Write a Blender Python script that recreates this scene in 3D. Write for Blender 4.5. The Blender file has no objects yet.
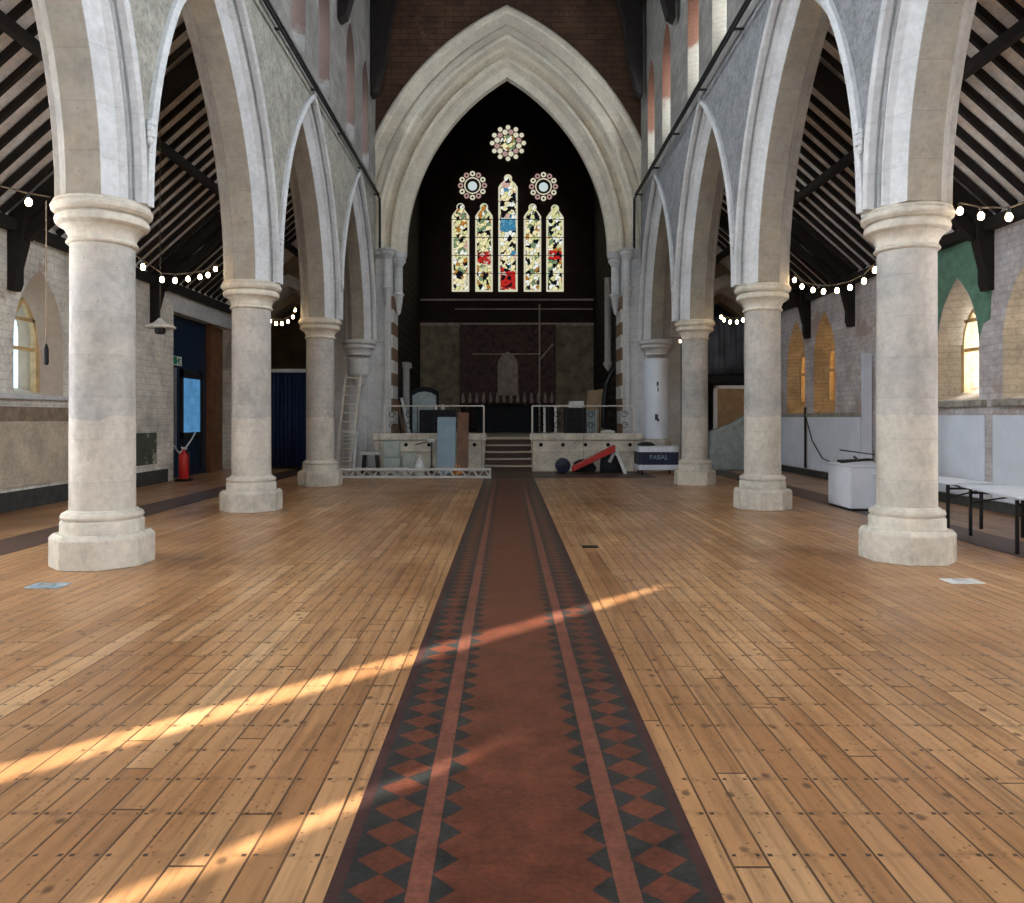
import bpy, bmesh, math, random
from mathutils import Vector, Matrix
random.seed(7)
PI = math.pi
col = bpy.context.scene.collection
F, VX, VY, H = 760.0, 507.0, 418.0, 1.475
def at(px, py, d):
    """pixel + distance -> world point (camera looks along +y from x=0,y=0,z=H)"""
    return ((px-VX)*d/F, d, H+(VY-py)*d/F)

# ------------------------------------------------------------------ materials
class NT:
    def __init__(s, name):
        s.m = bpy.data.materials.new(name); s.m.use_nodes = True
        s.t = s.m.node_tree; s.t.nodes.clear()
        s.out = s.t.nodes.new('ShaderNodeOutputMaterial')
    def n(s, kind, **kw):
        nd = s.t.nodes.new('ShaderNode'+kind)
        for k, v in kw.items(): setattr(nd, k, v)
        return nd
    def l(s, a, b): s.t.links.new(a, b)
    def v(s, sock, val):
        if hasattr(val, 'is_linked') or isinstance(val, bpy.types.NodeSocket): s.l(val, sock)
        else: sock.default_value = val
    def math(s, op, a, b=0.0, c=None):
        nd = s.n('Math', operation=op); s.v(nd.inputs[0], a); s.v(nd.inputs[1], b)
        if c is not None: s.v(nd.inputs[2], c)
        return nd.outputs[0]
    def pos(s):
        return s.n('NewGeometry').outputs['Position']
    def xyz(s, vec=None):
        nd = s.n('SeparateXYZ'); s.l(vec or s.pos(), nd.inputs[0]); return nd.outputs
    def comb(s, x, y, z):
        nd = s.n('CombineXYZ'); s.v(nd.inputs[0], x); s.v(nd.inputs[1], y); s.v(nd.inputs[2], z); return nd.outputs[0]
    def scale(s, vec, sc, loc=(0, 0, 0)):
        nd = s.n('Mapping'); s.l(vec, nd.inputs[0]); nd.inputs['Scale'].default_value = sc; nd.inputs['Location'].default_value = loc
        return nd.outputs[0]
    def noise(s, vec, sc, det=4, rough=.6):
        nd = s.n('TexNoise'); s.l(vec, nd.inputs['Vector']); nd.inputs['Scale'].default_value = sc
        nd.inputs['Detail'].default_value = det; nd.inputs['Roughness'].default_value = rough; return nd.outputs['Fac']
    def voro(s, vec, sc, out='Distance', feature='F1', rnd=1.0):
        nd = s.n('TexVoronoi', feature=feature); s.l(vec, nd.inputs['Vector']); nd.inputs['Scale'].default_value = sc
        nd.inputs['Randomness'].default_value = rnd; return nd.outputs[out]
    def ramp(s, fac, stops, const=False):
        nd = s.n('ValToRGB'); s.l(fac, nd.inputs[0]); cr = nd.color_ramp
        if const: cr.interpolation = 'CONSTANT'
        while len(cr.elements) > 1: cr.elements.remove(cr.elements[-1])
        for i, (p, c) in enumerate(stops):
            e = cr.elements[0] if i == 0 else cr.elements.new(p)
            e.position = p; e.color = (*c, 1) if isinstance(c, tuple) else (c, c, c, 1)
        return nd.outputs[0]
    def mix(s, fac, a, b, mode='MIX'):
        nd = s.n('Mix', data_type='RGBA', blend_type=mode)
        s.v(nd.inputs[0], fac)
        for k, q in ((6, a), (7, b)):
            if isinstance(q, tuple): nd.inputs[k].default_value = (*q, 1)
            else: s.l(q, nd.inputs[k])
        return nd.outputs[2]
    def bump(s, h, strength=.3, dist=.02):
        nd = s.n('Bump'); nd.inputs['Strength'].default_value = strength; nd.inputs['Distance'].default_value = dist
        s.l(h, nd.inputs['Height']); return nd.outputs[0]
    def bsdf(s, color, rough=.7, bump=None, metal=0.0, spec=.5, coat=0.0):
        b = s.n('BsdfPrincipled')
        if isinstance(color, tuple): b.inputs['Base Color'].default_value = (*color, 1)
        else: s.l(color, b.inputs['Base Color'])
        s.v(b.inputs['Roughness'], rough); b.inputs['Metallic'].default_value = metal
        b.inputs['Specular IOR Level'].default_value = spec
        if coat: b.inputs['Coat Weight'].default_value = coat; b.inputs['Coat Roughness'].default_value = .25
        if bump is not None: s.l(bump, b.inputs['Normal'])
        s.l(b.outputs[0], s.out.inputs[0]); return s.m

def plain(name, c, rough=.6, metal=0.0, var=.15, sc=9):
    t = NT(name); f = t.noise(t.pos(), sc)
    k = t.ramp(f, [(.3, 1-var), (.7, 1+var*.3)])
    return t.bsdf(t.mix(1.0, c, k, 'MULTIPLY'), rough, t.bump(f, .08, .01), metal)

def stone(name, c1, c2, joint=.33, jd=.75, blot=.75, rough=.8, low=None):
    t = NT(name); p = t.pos(); x, y, z = t.xyz(p)
    big = t.noise(p, 1.3, 5, .65); fine = t.noise(p, 14, 5, .7)
    c = t.mix(t.ramp(big, [(.35, 0.0), (.68, 1.0)]), c1, c2)
    if low: c = t.mix(t.ramp(t.math('ADD', z, t.math('MULTIPLY', big, .5)), [(.0, 0.75), (.001, .75)]) if False else t.math('MULTIPLY', t.math('LESS_THAN', t.math('ADD', z, t.math('MULTIPLY', big, .25)), 1.62), .75), c, low)
    # faint wear patches
    st = t.noise(t.scale(p, (1.5, 1.5, 1.1)), 2.1, 7, .72)
    c = t.mix(1.0, c, t.ramp(st, [(.34, blot), (.56, 1.0)]), 'MULTIPLY')
    c = t.mix(1.0, c, t.ramp(fine, [(.25, .82), (.6, 1.05)]), 'MULTIPLY')
    blk = t.n('TexWhiteNoise', noise_dimensions='1D'); t.l(t.math('FLOOR', t.math('DIVIDE', z, joint)), blk.inputs['W'])
    c = t.mix(1.0, c, t.ramp(blk.outputs['Value'], [(0, .94), (1, 1.03)]), 'MULTIPLY')
    fr = t.math('FRACT', t.math('DIVIDE', z, joint))
    jm = t.math('LESS_THAN', t.math('ABSOLUTE', t.math('SUBTRACT', fr, .5)), .488)
    c = t.mix(1.0, c, t.ramp(jm, [(0, jd), (1, 1.0)]), 'MULTIPLY')
    sp = t.voro(p, 7, 'Distance'); c = t.mix(1.0, c, t.ramp(sp, [(.03, .35), (.06, 1.0)]), 'MULTIPLY')
    h = t.math('ADD', fine, t.math('MULTIPLY', jm, .8))
    return t.bsdf(c, rough, t.bump(h, .35, .012))

def rubble(name, c1, c2):
    t = NT(name); p = t.pos(); a = t.noise(p, 3.2, 7, .72); f = t.noise(p, 22, 4, .7); vo = t.voro(p, 9, 'Distance')
    c = t.mix(t.ramp(a, [(.32, 0.0), (.66, 1.0)]), c1, c2)
    c = t.mix(1.0, c, t.ramp(f, [(.3, .68), (.6, 1.1)]), 'MULTIPLY'); c = t.mix(1.0, c, t.ramp(vo, [(.1, .8), (.5, 1.05)]), 'MULTIPLY')
    return t.bsdf(c, .9, t.bump(t.math('ADD', f, vo), .6, .02))
def brick(name, c1, c2, mortar, w=.24, h=.08, ax='y', msize=.012, rough=.85, patches=None, bumps=.6):
    t = NT(name); p = t.pos(); x, y, z = t.xyz(p)
    v = t.comb(y if ax == 'y' else x, z, 0.0)
    b = t.n('TexBrick'); t.l(v, b.inputs['Vector']); b.inputs['Scale'].default_value = 1
    b.inputs['Brick Width'].default_value = w; b.inputs['Row Height'].default_value = h; b.inputs['Mortar Size'].default_value = msize
    b.inputs['Mortar Smooth'].default_value = .3
    b.inputs['Color1'].default_value = (*c1, 1); b.inputs['Color2'].default_value = (*c2, 1); b.inputs['Mortar'].default_value = (*mortar, 1)
    big = t.noise(p, 2.0, 6, .7); fine = t.noise(p, 18, 4, .7)
    c = t.mix(1.0, b.outputs['Color'], t.ramp(big, [(.3, .62), (.6, 1.08)]), 'MULTIPLY')
    c = t.mix(1.0, c, t.ramp(fine, [(.3, .8), (.65, 1.05)]), 'MULTIPLY')
    if patches:
        c = t.mix(t.ramp(t.noise(p, 1.1, 6, .75), [(patches[1], 0.0), (patches[1]+.06, 1.0)]), c, patches[0])
    hgt = t.math('ADD', t.math('MULTIPLY', b.outputs['Fac'], -.7), fine)
    return t.bsdf(c, rough, t.bump(hgt, bumps, .02))

def floor_wood():
    t = NT('varnished_boards'); p = t.pos(); x, y, z = t.xyz(p)
    W = .124
    xs = t.math('DIVIDE', x, W); idx = t.math('FLOOR', xs); fx = t.math('FRACT', xs)
    wn = t.n('TexWhiteNoise', noise_dimensions='1D'); t.l(idx, wn.inputs['W']); r1 = wn.outputs['Value']
    ys = t.math('DIVIDE', t.math('ADD', y, t.math('MULTIPLY', r1, 17.0)), 2.6)
    iy = t.math('FLOOR', ys); fy = t.math('FRACT', ys)
    w2 = t.n('TexWhiteNoise', noise_dimensions='3D'); t.l(t.comb(idx, iy, 0.0), w2.inputs['Vector']); r2 = w2.outputs['Value']
    c = t.ramp(r2, [(0, (.43, .225, .098)), (.3, (.53, .295, .135)), (.55, (.59, .345, .168)), (.8, (.49, .265, .117)), (1, (.68, .43, .225))])
    gv = t.comb(t.math('MULTIPLY', x, 20.0), t.math('ADD', t.math('MULTIPLY', y, 1.1), t.math('MULTIPLY', r2, 40.0)), 0.0)
    g = t.noise(gv, 1.0, 5, .62)
    c = t.mix(1.0, c, t.ramp(g, [(.28, .58), (.5, .97), (.72, 1.15)]), 'MULTIPLY')
    big = t.noise(t.scale(p, (1, .6, 1)), .8, 2, .5)
    c = t.mix(1.0, c, t.ramp(big, [(.34, (.68, .58, .50)), (.62, (.98, .95, .92))]), 'MULTIPLY')
    st = t.noise(t.comb(t.math('MULTIPLY', x, 13.0), t.math('MULTIPLY', y, .9), r2), 1.0, 3, .6)
    c = t.mix(t.ramp(st, [(.56, 0.0), (.72, .55)]), c, (.20, .095, .040))
    # knots and nail marks
    kn = t.voro(t.scale(p, (1, .75, 1)), 7.5, 'Distance'); c = t.mix(t.ramp(kn, [(.08, .9), (.17, 0.0)]), c, (.12, .06, .03))
    kc = t.voro(p, 22, 'Distance'); c = t.mix(t.ramp(kc, [(.08, .8), (.17, 0.0)]), c, (.15, .075, .035))
    k3 = t.voro(t.scale(p, (1, .6, 1), (3.3, 1.7, 0)), 34, 'Distance'); k4 = t.noise(p, 2.2, 2, .5)
    c = t.mix(t.math('MULTIPLY', t.ramp(k3, [(.10, .7), (.24, 0.0)]), t.ramp(k4, [(.45, 0.0), (.6, 1.0)])), c, (.17, .085, .04))
    ny = t.math('ABSOLUTE', t.math('SUBTRACT', t.math('FRACT', t.math('DIVIDE', y, .27)), .5))
    nx = t.math('ABSOLUTE', t.math('SUBTRACT', t.math('ABSOLUTE', t.math('SUBTRACT', fx, .5)), .34))
    row = t.math('MULTIPLY', t.ramp(ny, [(.0, 1.0), (.12, 0.0)]), t.ramp(t.noise(p, 11, 3, .6), [(.46, 0.0), (.62, 1.0)]))
    c = t.mix(t.math('MULTIPLY', row, .6), c, (.17, .085, .04))
    nail = t.math('MULTIPLY', t.math('LESS_THAN', ny, .030), t.math('LESS_THAN', nx, .070))
    nn = t.math('MULTIPLY', nail, t.math('GREATER_THAN', t.noise(p, 9, 2), .47))
    c = t.mix(nn, c, (.07, .04, .025))
    seam = t.math('GREATER_THAN', t.math('ABSOLUTE', t.math('SUBTRACT', fx, .5)), .462)
    end = t.math('LESS_THAN', fy, .0042)
    sm = t.math('MAXIMUM', seam, end)
    sv = t.math('MULTIPLY', sm, t.ramp(t.noise(p, 3, 3), [(.3, .7), (.6, 1.0)]))
    c = t.mix(sv, c, (.075, .037, .018))
    h = t.math('SUBTRACT', t.math('MULTIPLY', g, .25), t.math('MULTIPLY', sm, 1.2))
    rough = t.ramp(t.noise(p, 1.5, 1, .5), [(.3, .285), (.7, .38)])
    return t.bsdf(c, rough, None, spec=.5)

def tile(name, c, var=.35, rough=.45, grid=.165):
    t = NT(name); p = t.pos()
    big = t.noise(p, 5, 5, .7); fine = t.noise(p, 40, 3, .7)
    k = t.mix(1.0, c, t.ramp(big, [(.3, 1-var), (.7, 1.15)]), 'MULTIPLY')
    k = t.mix(1.0, k, t.ramp(fine, [(.3, .8), (.65, 1.05)]), 'MULTIPLY')
    if grid:
        x, y, z = t.xyz(p)
        a = t.math('ABSOLUTE', t.math('SUBTRACT', t.math('FRACT', t.math('DIVIDE', t.math('ADD', x, y), grid*1.414)), .5))
        b = t.math('ABSOLUTE', t.math('SUBTRACT', t.math('FRACT', t.math('DIVIDE', t.math('SUBTRACT', x, y), grid*1.414)), .5))
        j = t.math('GREATER_THAN', t.math('MAXIMUM', a, b), .489)
        k = t.mix(t.math('MULTIPLY', j, .55), k, (.05, .03, .025))
    return t.bsdf(k, rough, t.bump(fine, .2, .005))

def emit(name, c, s):
    t = NT(name); e = t.n('Emission'); e.inputs[0].default_value = (*c, 1); e.inputs[1].default_value = s
    t.l(e.outputs[0], t.out.inputs[0]); return t.m

def daylit(name, c, s, bars=.35):
    """daylit leaded glass: faint quarry lines on glowing glass"""
    t = NT(name); p = t.pos(); x, y, z = t.xyz(p)
    a = t.math('ABSOLUTE', t.math('SUBTRACT', t.math('FRACT', t.math('DIVIDE', z, .2)), .5))
    j = t.math('GREATER_THAN', a, .46)
    k = t.mix(t.math('MULTIPLY', j, bars), c, (.1, .1, .12))
    k = t.mix(1.0, k, t.ramp(t.noise(p, 3, 3), [(.3, .75), (.7, 1.1)]), 'MULTIPLY')
    e = t.n('Emission'); t.l(k, e.inputs[0]); e.inputs[1].default_value = s
    t.l(e.outputs[0], t.out.inputs[0]); return t.m

def stained(name, seed, stops, s=1.0, sc=6.5):
    t = NT(name); p = t.pos(); x, y, z = t.xyz(p)
    wob = t.noise(t.comb(x, t.math('ADD', z, seed), 0.0), 6, 2)
    v = t.comb(t.math('ADD', x, t.math('MULTIPLY', wob, .22)), t.math('ADD', t.math('ADD', z, seed*3.1), t.math('MULTIPLY', wob, .3)), seed)
    vn = t.n('TexVoronoi', feature='F1'); t.l(v, vn.inputs['Vector']); vn.inputs['Scale'].default_value = sc
    r = t.xyz(vn.outputs['Color'])[0]
    c = t.ramp(r, stops, True)
    ve = t.voro(v, sc, 'Distance', 'DISTANCE_TO_EDGE')
    c = t.mix(t.math('LESS_THAN', ve, .035), c, (.01, .01, .012))
    e = t.n('Emission'); t.l(c, e.inputs[0]); e.inputs[1].default_value = s
    t.l(e.outputs[0], t.out.inputs[0]); return t.m

CR = (.80, .72, .42); YG = (.62, .62, .30); WH = (.80, .82, .75); BK = (.006, .006, .01); RD = (.50, .02, .015); BL = (.05, .22, .38); GR = (.16, .24, .13); OR = (.42, .18, .03); PK = (.6, .38, .32)
SG = [stained('stained_a', 1, [(0, CR), (.30, YG), (.45, BK), (.60, WH), (.72, OR), (.82, GR), (.92, PK)]),
      stained('stained_b', 2, [(0, CR), (.25, WH), (.40, BK), (.56, OR), (.64, YG), (.86, GR)]),
      stained('stained_c', 3, [(0, CR), (.30, WH), (.44, BL), (.50, BK), (.66, YG), (.76, PK), (.86, CR)]),
      stained('stained_d', 4, [(0, CR), (.30, WH), (.45, BK), (.62, YG), (.78, GR), (.92, OR)]),
      stained('stained_e', 5, [(0, YG), (.25, WH), (.45, GR), (.58, BK), (.70, CR), (.92, OR)])]
SGR = stained('stained_red', 8, [(0, RD), (.45, BK), (.6, RD), (.8, PK)])
SGB = stained('stained_blue', 9, [(0, BL), (.7, (.1, .3, .42))])
M = {}
M['col'] = stone('grey_limestone', (.53, .49, .425), (.39, .375, .355), .42, .90, .74, low=(.60, .55, .46))
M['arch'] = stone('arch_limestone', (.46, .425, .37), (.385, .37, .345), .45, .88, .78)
M['soff'] = stone('intrados_baked_light', (.36, .31, .24), (.30, .275, .24), .45, .86, .78)  # brown tint from warm light on the arch undersides, put into the stone colour
M['base'] = stone('cream_limestone', (.68, .62, .51), (.54, .50, .43), .6, .9, .72)
M['hood'] = stone('hood_limestone', (.64, .645, .64), (.56, .56, .555), .5, .88, .85)
M['carch'] = stone('chancel_arch_stone', (.78, .71, .56), (.66, .60, .49), .5, .88, .85)
M['span'] = rubble('spandrel_rubble', (.24, .225, .185), (.42, .40, .34))
M['spanR'] = rubble('spandrel_rubble_right', (.17, .175, .18), (.30, .30, .31))
M['cler'] = brick('clerestory_plaster', (.33, .31, .28), (.26, .24, .22), (.22, .21, .19), .5, .25)
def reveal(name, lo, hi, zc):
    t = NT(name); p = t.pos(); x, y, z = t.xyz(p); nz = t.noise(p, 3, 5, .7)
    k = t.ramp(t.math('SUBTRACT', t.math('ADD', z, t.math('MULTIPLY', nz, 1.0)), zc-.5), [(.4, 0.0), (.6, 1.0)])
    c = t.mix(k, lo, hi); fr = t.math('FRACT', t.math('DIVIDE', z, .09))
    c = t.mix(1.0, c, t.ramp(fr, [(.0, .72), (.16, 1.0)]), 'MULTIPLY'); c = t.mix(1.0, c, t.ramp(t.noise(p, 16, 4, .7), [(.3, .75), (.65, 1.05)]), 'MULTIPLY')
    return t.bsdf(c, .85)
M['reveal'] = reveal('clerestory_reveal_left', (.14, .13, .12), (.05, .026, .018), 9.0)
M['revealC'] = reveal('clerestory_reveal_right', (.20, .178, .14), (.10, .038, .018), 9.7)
M['redb'] = brick('red_gauged_brick', (.42, .12, .05), (.34, .10, .05), (.2, .1, .06), .12, .06)
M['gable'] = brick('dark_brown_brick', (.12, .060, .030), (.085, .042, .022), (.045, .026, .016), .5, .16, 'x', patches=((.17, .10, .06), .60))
M['wallL'] = brick('whitewashed_brick_left', (.84, .80, .71), (.78, .73, .63), (.70, .65, .56), .34, .13, patches=((.46, .36, .27), .61))
M['wallR'] = brick('whitewashed_brick_right', (.68, .64, .64), (.58, .53, .52), (.54, .49, .48), .30, .11, patches=((.42, .33, .29), .54))
M['revealR'] = brick('cream_reveal', (.62, .53, .40), (.58, .49, .36), (.52, .43, .31), .3, .11)
M['revealO'] = brick('ochre_brick_reveal', (.72, .47, .22), (.64, .40, .17), (.55, .35, .17), .24, .09)
M['revealL'] = plain('plaster_reveal', (.56, .47, .38), .8)
M['plast'] = brick('patchy_plaster', (.62, .53, .40), (.60, .50, .38), (.6, .5, .38), 3, 3, patches=((.45, .33, .22), .60), bumps=.2)
M['plb'] = plain('brown_band_plaster', (.33, .24, .17), .85, 0, .5, 5)
M['green'] = plain('green_paint', (.13, .27, .19), .7, 0, .35, 6)
M['grey_g'] = brick('peeling_green', (.07, .085, .06), (.10, .11, .08), (.30, .28, .22), 5, 5, patches=((.5, .46, .38), .55), bumps=.2)
M['skirt'] = plain('dark_skirt', (.05, .05, .045), .8, 0, .5, 7)
M['endw'] = plain('brown_end_plaster', (.25, .19, .12), .85, 0, .4, 2)
M['white'] = plain('white_board', (.80, .86, .95), .5, 0, .1, 2)
M['boards'] = stone('limed_roof_boards', (.90, .87, .84), (.80, .72, .64), .18, .8, .7)
M['timber'] = plain('dark_stained_timber', (.012, .007, .005), .85, 0, .5, 5)
M['timber2'] = plain('brown_timber', (.20, .085, .035), .5, 0, .4, 4)
M['oak'] = plain('yellow_pine_frame', (.62, .40, .18), .5, 0, .3, 8)
M['oakd'] = plain('pine_board', (.42, .27, .14), .6, 0, .3, 4)
M['iron'] = plain('black_iron', (.012, .012, .013), .45, .3)
M['black'] = plain('black_fabric', (.010, .011, .014), .8)
M['navy'] = plain('navy_curtain', (.010, .025, .085), .85)
M['navy2'] = plain('navy_print', (.006, .012, .045), .5)
M['dblue'] = plain('dark_blue_paint', (.008, .022, .05), .4)
M['steel'] = plain('brushed_aluminium', (.66, .69, .72), .32, .75)
M['pale'] = plain('pale_ladder_alloy', (.70, .66, .58), .5, .1)
M['glassb'] = daylit('blue_door_glass', (.12, .36, .68), .6, .2)
M['panelb'] = plain('blue_grey_panel', (.30, .42, .49), .25, 0, .15, 4)
M['red'] = plain('red_plastic', (.55, .018, .012), .4)
M['orange'] = plain('orange_plastic', (.7, .25, .03), .5)
M['pot'] = plain('glazed_white', (.75, .76, .75), .4)
M['plastic'] = plain('crumpled_polythene', (.42, .50, .50), .25, 0, .3, 6)
M['sheet'] = plain('slate_blue_sheet', (.10, .12, .16), .6, 0, .5, 2)
M['lwall'] = brick('carved_low_wall_stone', (.86, .79, .66), (.80, .73, .60), (.48, .43, .35), 1.4, 5, 'x')
M['ldark'] = plain('dark_hole', (.006, .006, .006), .9)
M['tread'] = plain('stone_tread', (.60, .54, .42), .6)
M['riser'] = plain('red_brown_riser', (.08, .038, .028), .7)
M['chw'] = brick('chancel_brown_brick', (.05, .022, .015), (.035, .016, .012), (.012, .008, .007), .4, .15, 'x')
M['chp'] = plain('drab_plaster_panel', (.34, .27, .17), .85, 0, .55, 2.5)
M['rere'] = plain('carved_brown_reredos', (.13, .062, .045), .7, 0, .8, 7)
M['niche'] = plain('pale_niche_stone', (.55, .42, .34), .8, 0, .4, 5)
M['green_box'] = plain('grey_green_stone', (.55, .62, .56), .8, 0, .3, 4)
M['floor'] = floor_wood()
M['tred'] = tile('red_quarry_tile', (.150, .044, .024), .5, .35)
M['tblk'] = tile('black_tile', (.036, .036, .034), .6, .4, 0)
M['tdred'] = tile('dark_red_tile', (.065, .026, .024), .4, .45, .1)
M['tsoft'] = tile('pinkish_red_tile', (.20, .068, .042), .45, .45, 0)
M['tbrown'] = tile('brown_aisle_tile', (.10, .055, .042), .4, .45, .15)
M['band1'] = plain('band_brown_stone', (.20, .12, .07), .8)
M['band2'] = plain('band_pale_stone', (.62, .60, .56), .8)
M['bulb'] = emit('warm_bulb', (1.0, .72, .40), 26)
M['cable'] = plain('brown_cable', (.10, .07, .04), .6)
M['chrome'] = plain('white_enamel', (.72, .72, .68), .35)
M['lead'] = plain('lead_border', (.75, .72, .55), .5)
GLW = daylit('unseen_glass_boosted', (.76, .87, 1.0), 52.0)  # clerestory panes out of view, glow raised to fill the nave
GLV = daylit('daylit_glass_far_right', (.85, .92, 1.0), 26.0)
GLVL = daylit('daylit_glass_far_left', (.8, .9, 1.0), 28.0)
GLWD = daylit('daylit_glass_soft', (.74, .86, 1.0), 24.0)
GLWR = daylit('added_fill_glass_right', (.93, .96, 1.0), 85.0)  # strong glow for the added right aisle windows out of view, fill light
GLWV = daylit('daylit_glass_right_near', (.95, .97, 1.0), 15.0)
GLWS = daylit('added_fill_glass_left', (.88, .94, 1.0), 85.0)  # strong glow for the added left aisle windows out of view, fill light
BORD = emit('stained_border_glass', (.78, .74, .55), .8)
def clear_glass():
    t = NT('clear_old_glass'); a = t.n('BsdfTransparent'); b = t.n('BsdfGlossy'); b.inputs['Roughness'].default_value = .05
    mx = t.n('MixShader'); mx.inputs[0].default_value = .06; t.l(a.outputs[0], mx.inputs[1]); t.l(b.outputs[0], mx.inputs[2])
    t.l(mx.outputs[0], t.out.inputs[0]); return t.m
CLEAR = clear_glass()

# ------------------------------------------------------------------ mesh builder
class MB:
    def __init__(s): s.v = []; s.f = []; s.mi = []; s.xf = None
    def add(s, vs, fs, mi=0):
        b = len(s.v)
        if s.xf is not None: vs = [tuple(s.xf @ Vector(p)) for p in vs]
        s.v += [tuple(p) for p in vs]
        for f in fs: s.f.append(tuple(b+i for i in f)); s.mi.append(mi)
        return s
    def box(s, x0, x1, y0, y1, z0, z1, mi=0):
        x0, x1 = min(x0, x1), max(x0, x1); y0, y1 = min(y0, y1), max(y0, y1); z0, z1 = min(z0, z1), max(z0, z1)
        vs = [(x, y, z) for x in (x0, x1) for y in (y0, y1) for z in (z0, z1)]
        return s.add(vs, [(0, 1, 3, 2), (4, 6, 7, 5), (0, 4, 5, 1), (2, 3, 7, 6), (0, 2, 6, 4), (1, 5, 7, 3)], mi)
    def bar(s, a, b, w, h=None, mi=0, up=(0, 0, 1)):
        h = h or w; a = Vector(a); b = Vector(b); d = (b-a).normalized(); u = Vector(up)
        if abs(d.dot(u)) > .95: u = Vector((0, 1, 0)) if abs(d.y) < .9 else Vector((1, 0, 0))
        r = d.cross(u).normalized(); u = r.cross(d)
        vs = [p+r*(sx*w/2)+u*(sz*h/2) for p in (a, b) for sx, sz in ((-1, -1), (1, -1), (1, 1), (-1, 1))]
        return s.add(vs, [(0, 1, 2, 3), (7, 6, 5, 4), (0, 4, 5, 1), (1, 5, 6, 2), (2, 6, 7, 3), (3, 7, 4, 0)], mi)
    def tube(s, pts, r, n=8, mi=0, cap=True):
        pts = [Vector(p) for p in pts]; vs = []; m = len(pts); pr = None
        for i, p in enumerate(pts):
            d = (pts[min(i+1, m-1)]-pts[max(i-1, 0)]).normalized()
            u = pr if pr is not None else (Vector((0, 0, 1)) if abs(d.z) < .9 else Vector((1, 0, 0)))
            a = (u-d*u.dot(d)).normalized(); pr = a; b = d.cross(a)
            rr = r[i] if isinstance(r, (list, tuple)) else r
            vs += [p+a*(rr*math.cos(2*PI*k/n))+b*(rr*math.sin(2*PI*k/n)) for k in range(n)]
        fs = [(i*n+k, i*n+(k+1) % n, (i+1)*n+(k+1) % n, (i+1)*n+k) for i in range(m-1) for k in range(n)]
        if cap: fs += [tuple(range(n))[::-1], tuple((m-1)*n+k for k in range(n))]
        return s.add(vs, fs, mi)
    def lathe(s, prof, c=(0, 0, 0), n=32, mi=0, a0=0.0, cap=True):
        vs = []; m = len(prof)
        for r, z in prof: vs += [(c[0]+r*math.cos(a0+2*PI*k/n), c[1]+r*math.sin(a0+2*PI*k/n), c[2]+z) for k in range(n)]
        fs = [(i*n+k, i*n+(k+1) % n, (i+1)*n+(k+1) % n, (i+1)*n+k) for i in range(m-1) for k in range(n)]
        if cap: fs += [tuple(range(n))[::-1], tuple((m-1)*n+k for k in range(n))]
        return s.add(vs, fs, mi)
    def prism(s, poly, fn, t0, t1, mi=0):
        """poly: list of (u,v); fn(u,v,t)->xyz"""
        n = len(poly)
        vs = [fn(u, v, t0) for u, v in poly]+[fn(u, v, t1) for u, v in poly]
        fs = [tuple(range(n)), tuple(range(n, 2*n))[::-1]]+[(i, (i+1) % n, n+(i+1) % n, n+i) for i in range(n)]
        return s.add(vs, fs, mi)
    def build(s, name, mats, parent=None, smooth=None, bevel=0.0, recalc=True):
        me = bpy.data.meshes.new(name); me.from_pydata(s.v, [], s.f)
        mats = mats if isinstance(mats, (list, tuple)) else [mats]
        for m in mats: me.materials.append(m)
        me.polygons.foreach_set('material_index', s.mi)
        bm = bmesh.new(); bm.from_mesh(me)
        if recalc: bmesh.ops.recalc_face_normals(bm, faces=bm.faces)
        if bevel: bmesh.ops.bevel(bm, geom=bm.edges[:], offset=bevel, segments=1, affect='EDGES')
        bm.to_mesh(me); bm.free()
        if smooth is not None:
            me.polygons.foreach_set('use_smooth', [True]*len(me.polygons)); me.set_sharp_from_angle(angle=math.radians(smooth))
        o = bpy.data.objects.new(name, me); col.objects.link(o)
        if parent: o.parent = parent
        return o

def tag(o, label=None, cat=None, group=None, kind=None):
    if label: o['label'] = label
    if cat: o['category'] = cat
    if group: o['group'] = group
    if kind: o['kind'] = kind
    return o
def empty(name, loc, label, cat, group=None, rz=0.0):
    o = bpy.data.objects.new(name, None); col.objects.link(o); o.location = loc; o.rotation_euler.z = rz
    o.empty_display_size = .1
    return tag(o, label, cat, group)
def struct(o, label=None): return tag(o, label, kind='structure')
def copy_tree(o, parent=None):
    c = o.copy(); col.objects.link(c); c.parent = parent
    for ch in [q for q in col.objects if q.parent == o]: copy_tree(ch, c)
    return c

def arc_pts(a, R, n=14):
    """pointed arch from (-a,0) over the apex to (a,0)"""
    c = R-a; th = math.acos(c/R); L = []
    for i in range(n+1):
        t = th*i/n; L.append((c-R*math.cos(t), R*math.sin(t)))
    return L+[(-x, z) for x, z in L[-2::-1]]
def outline(uc, a, sill, spring, R, n=14):
    L = [(uc-a, sill)]+[(uc+u, spring+z) for u, z in arc_pts(a, R, n)]+[(uc+a, sill)]
    return L

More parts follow.
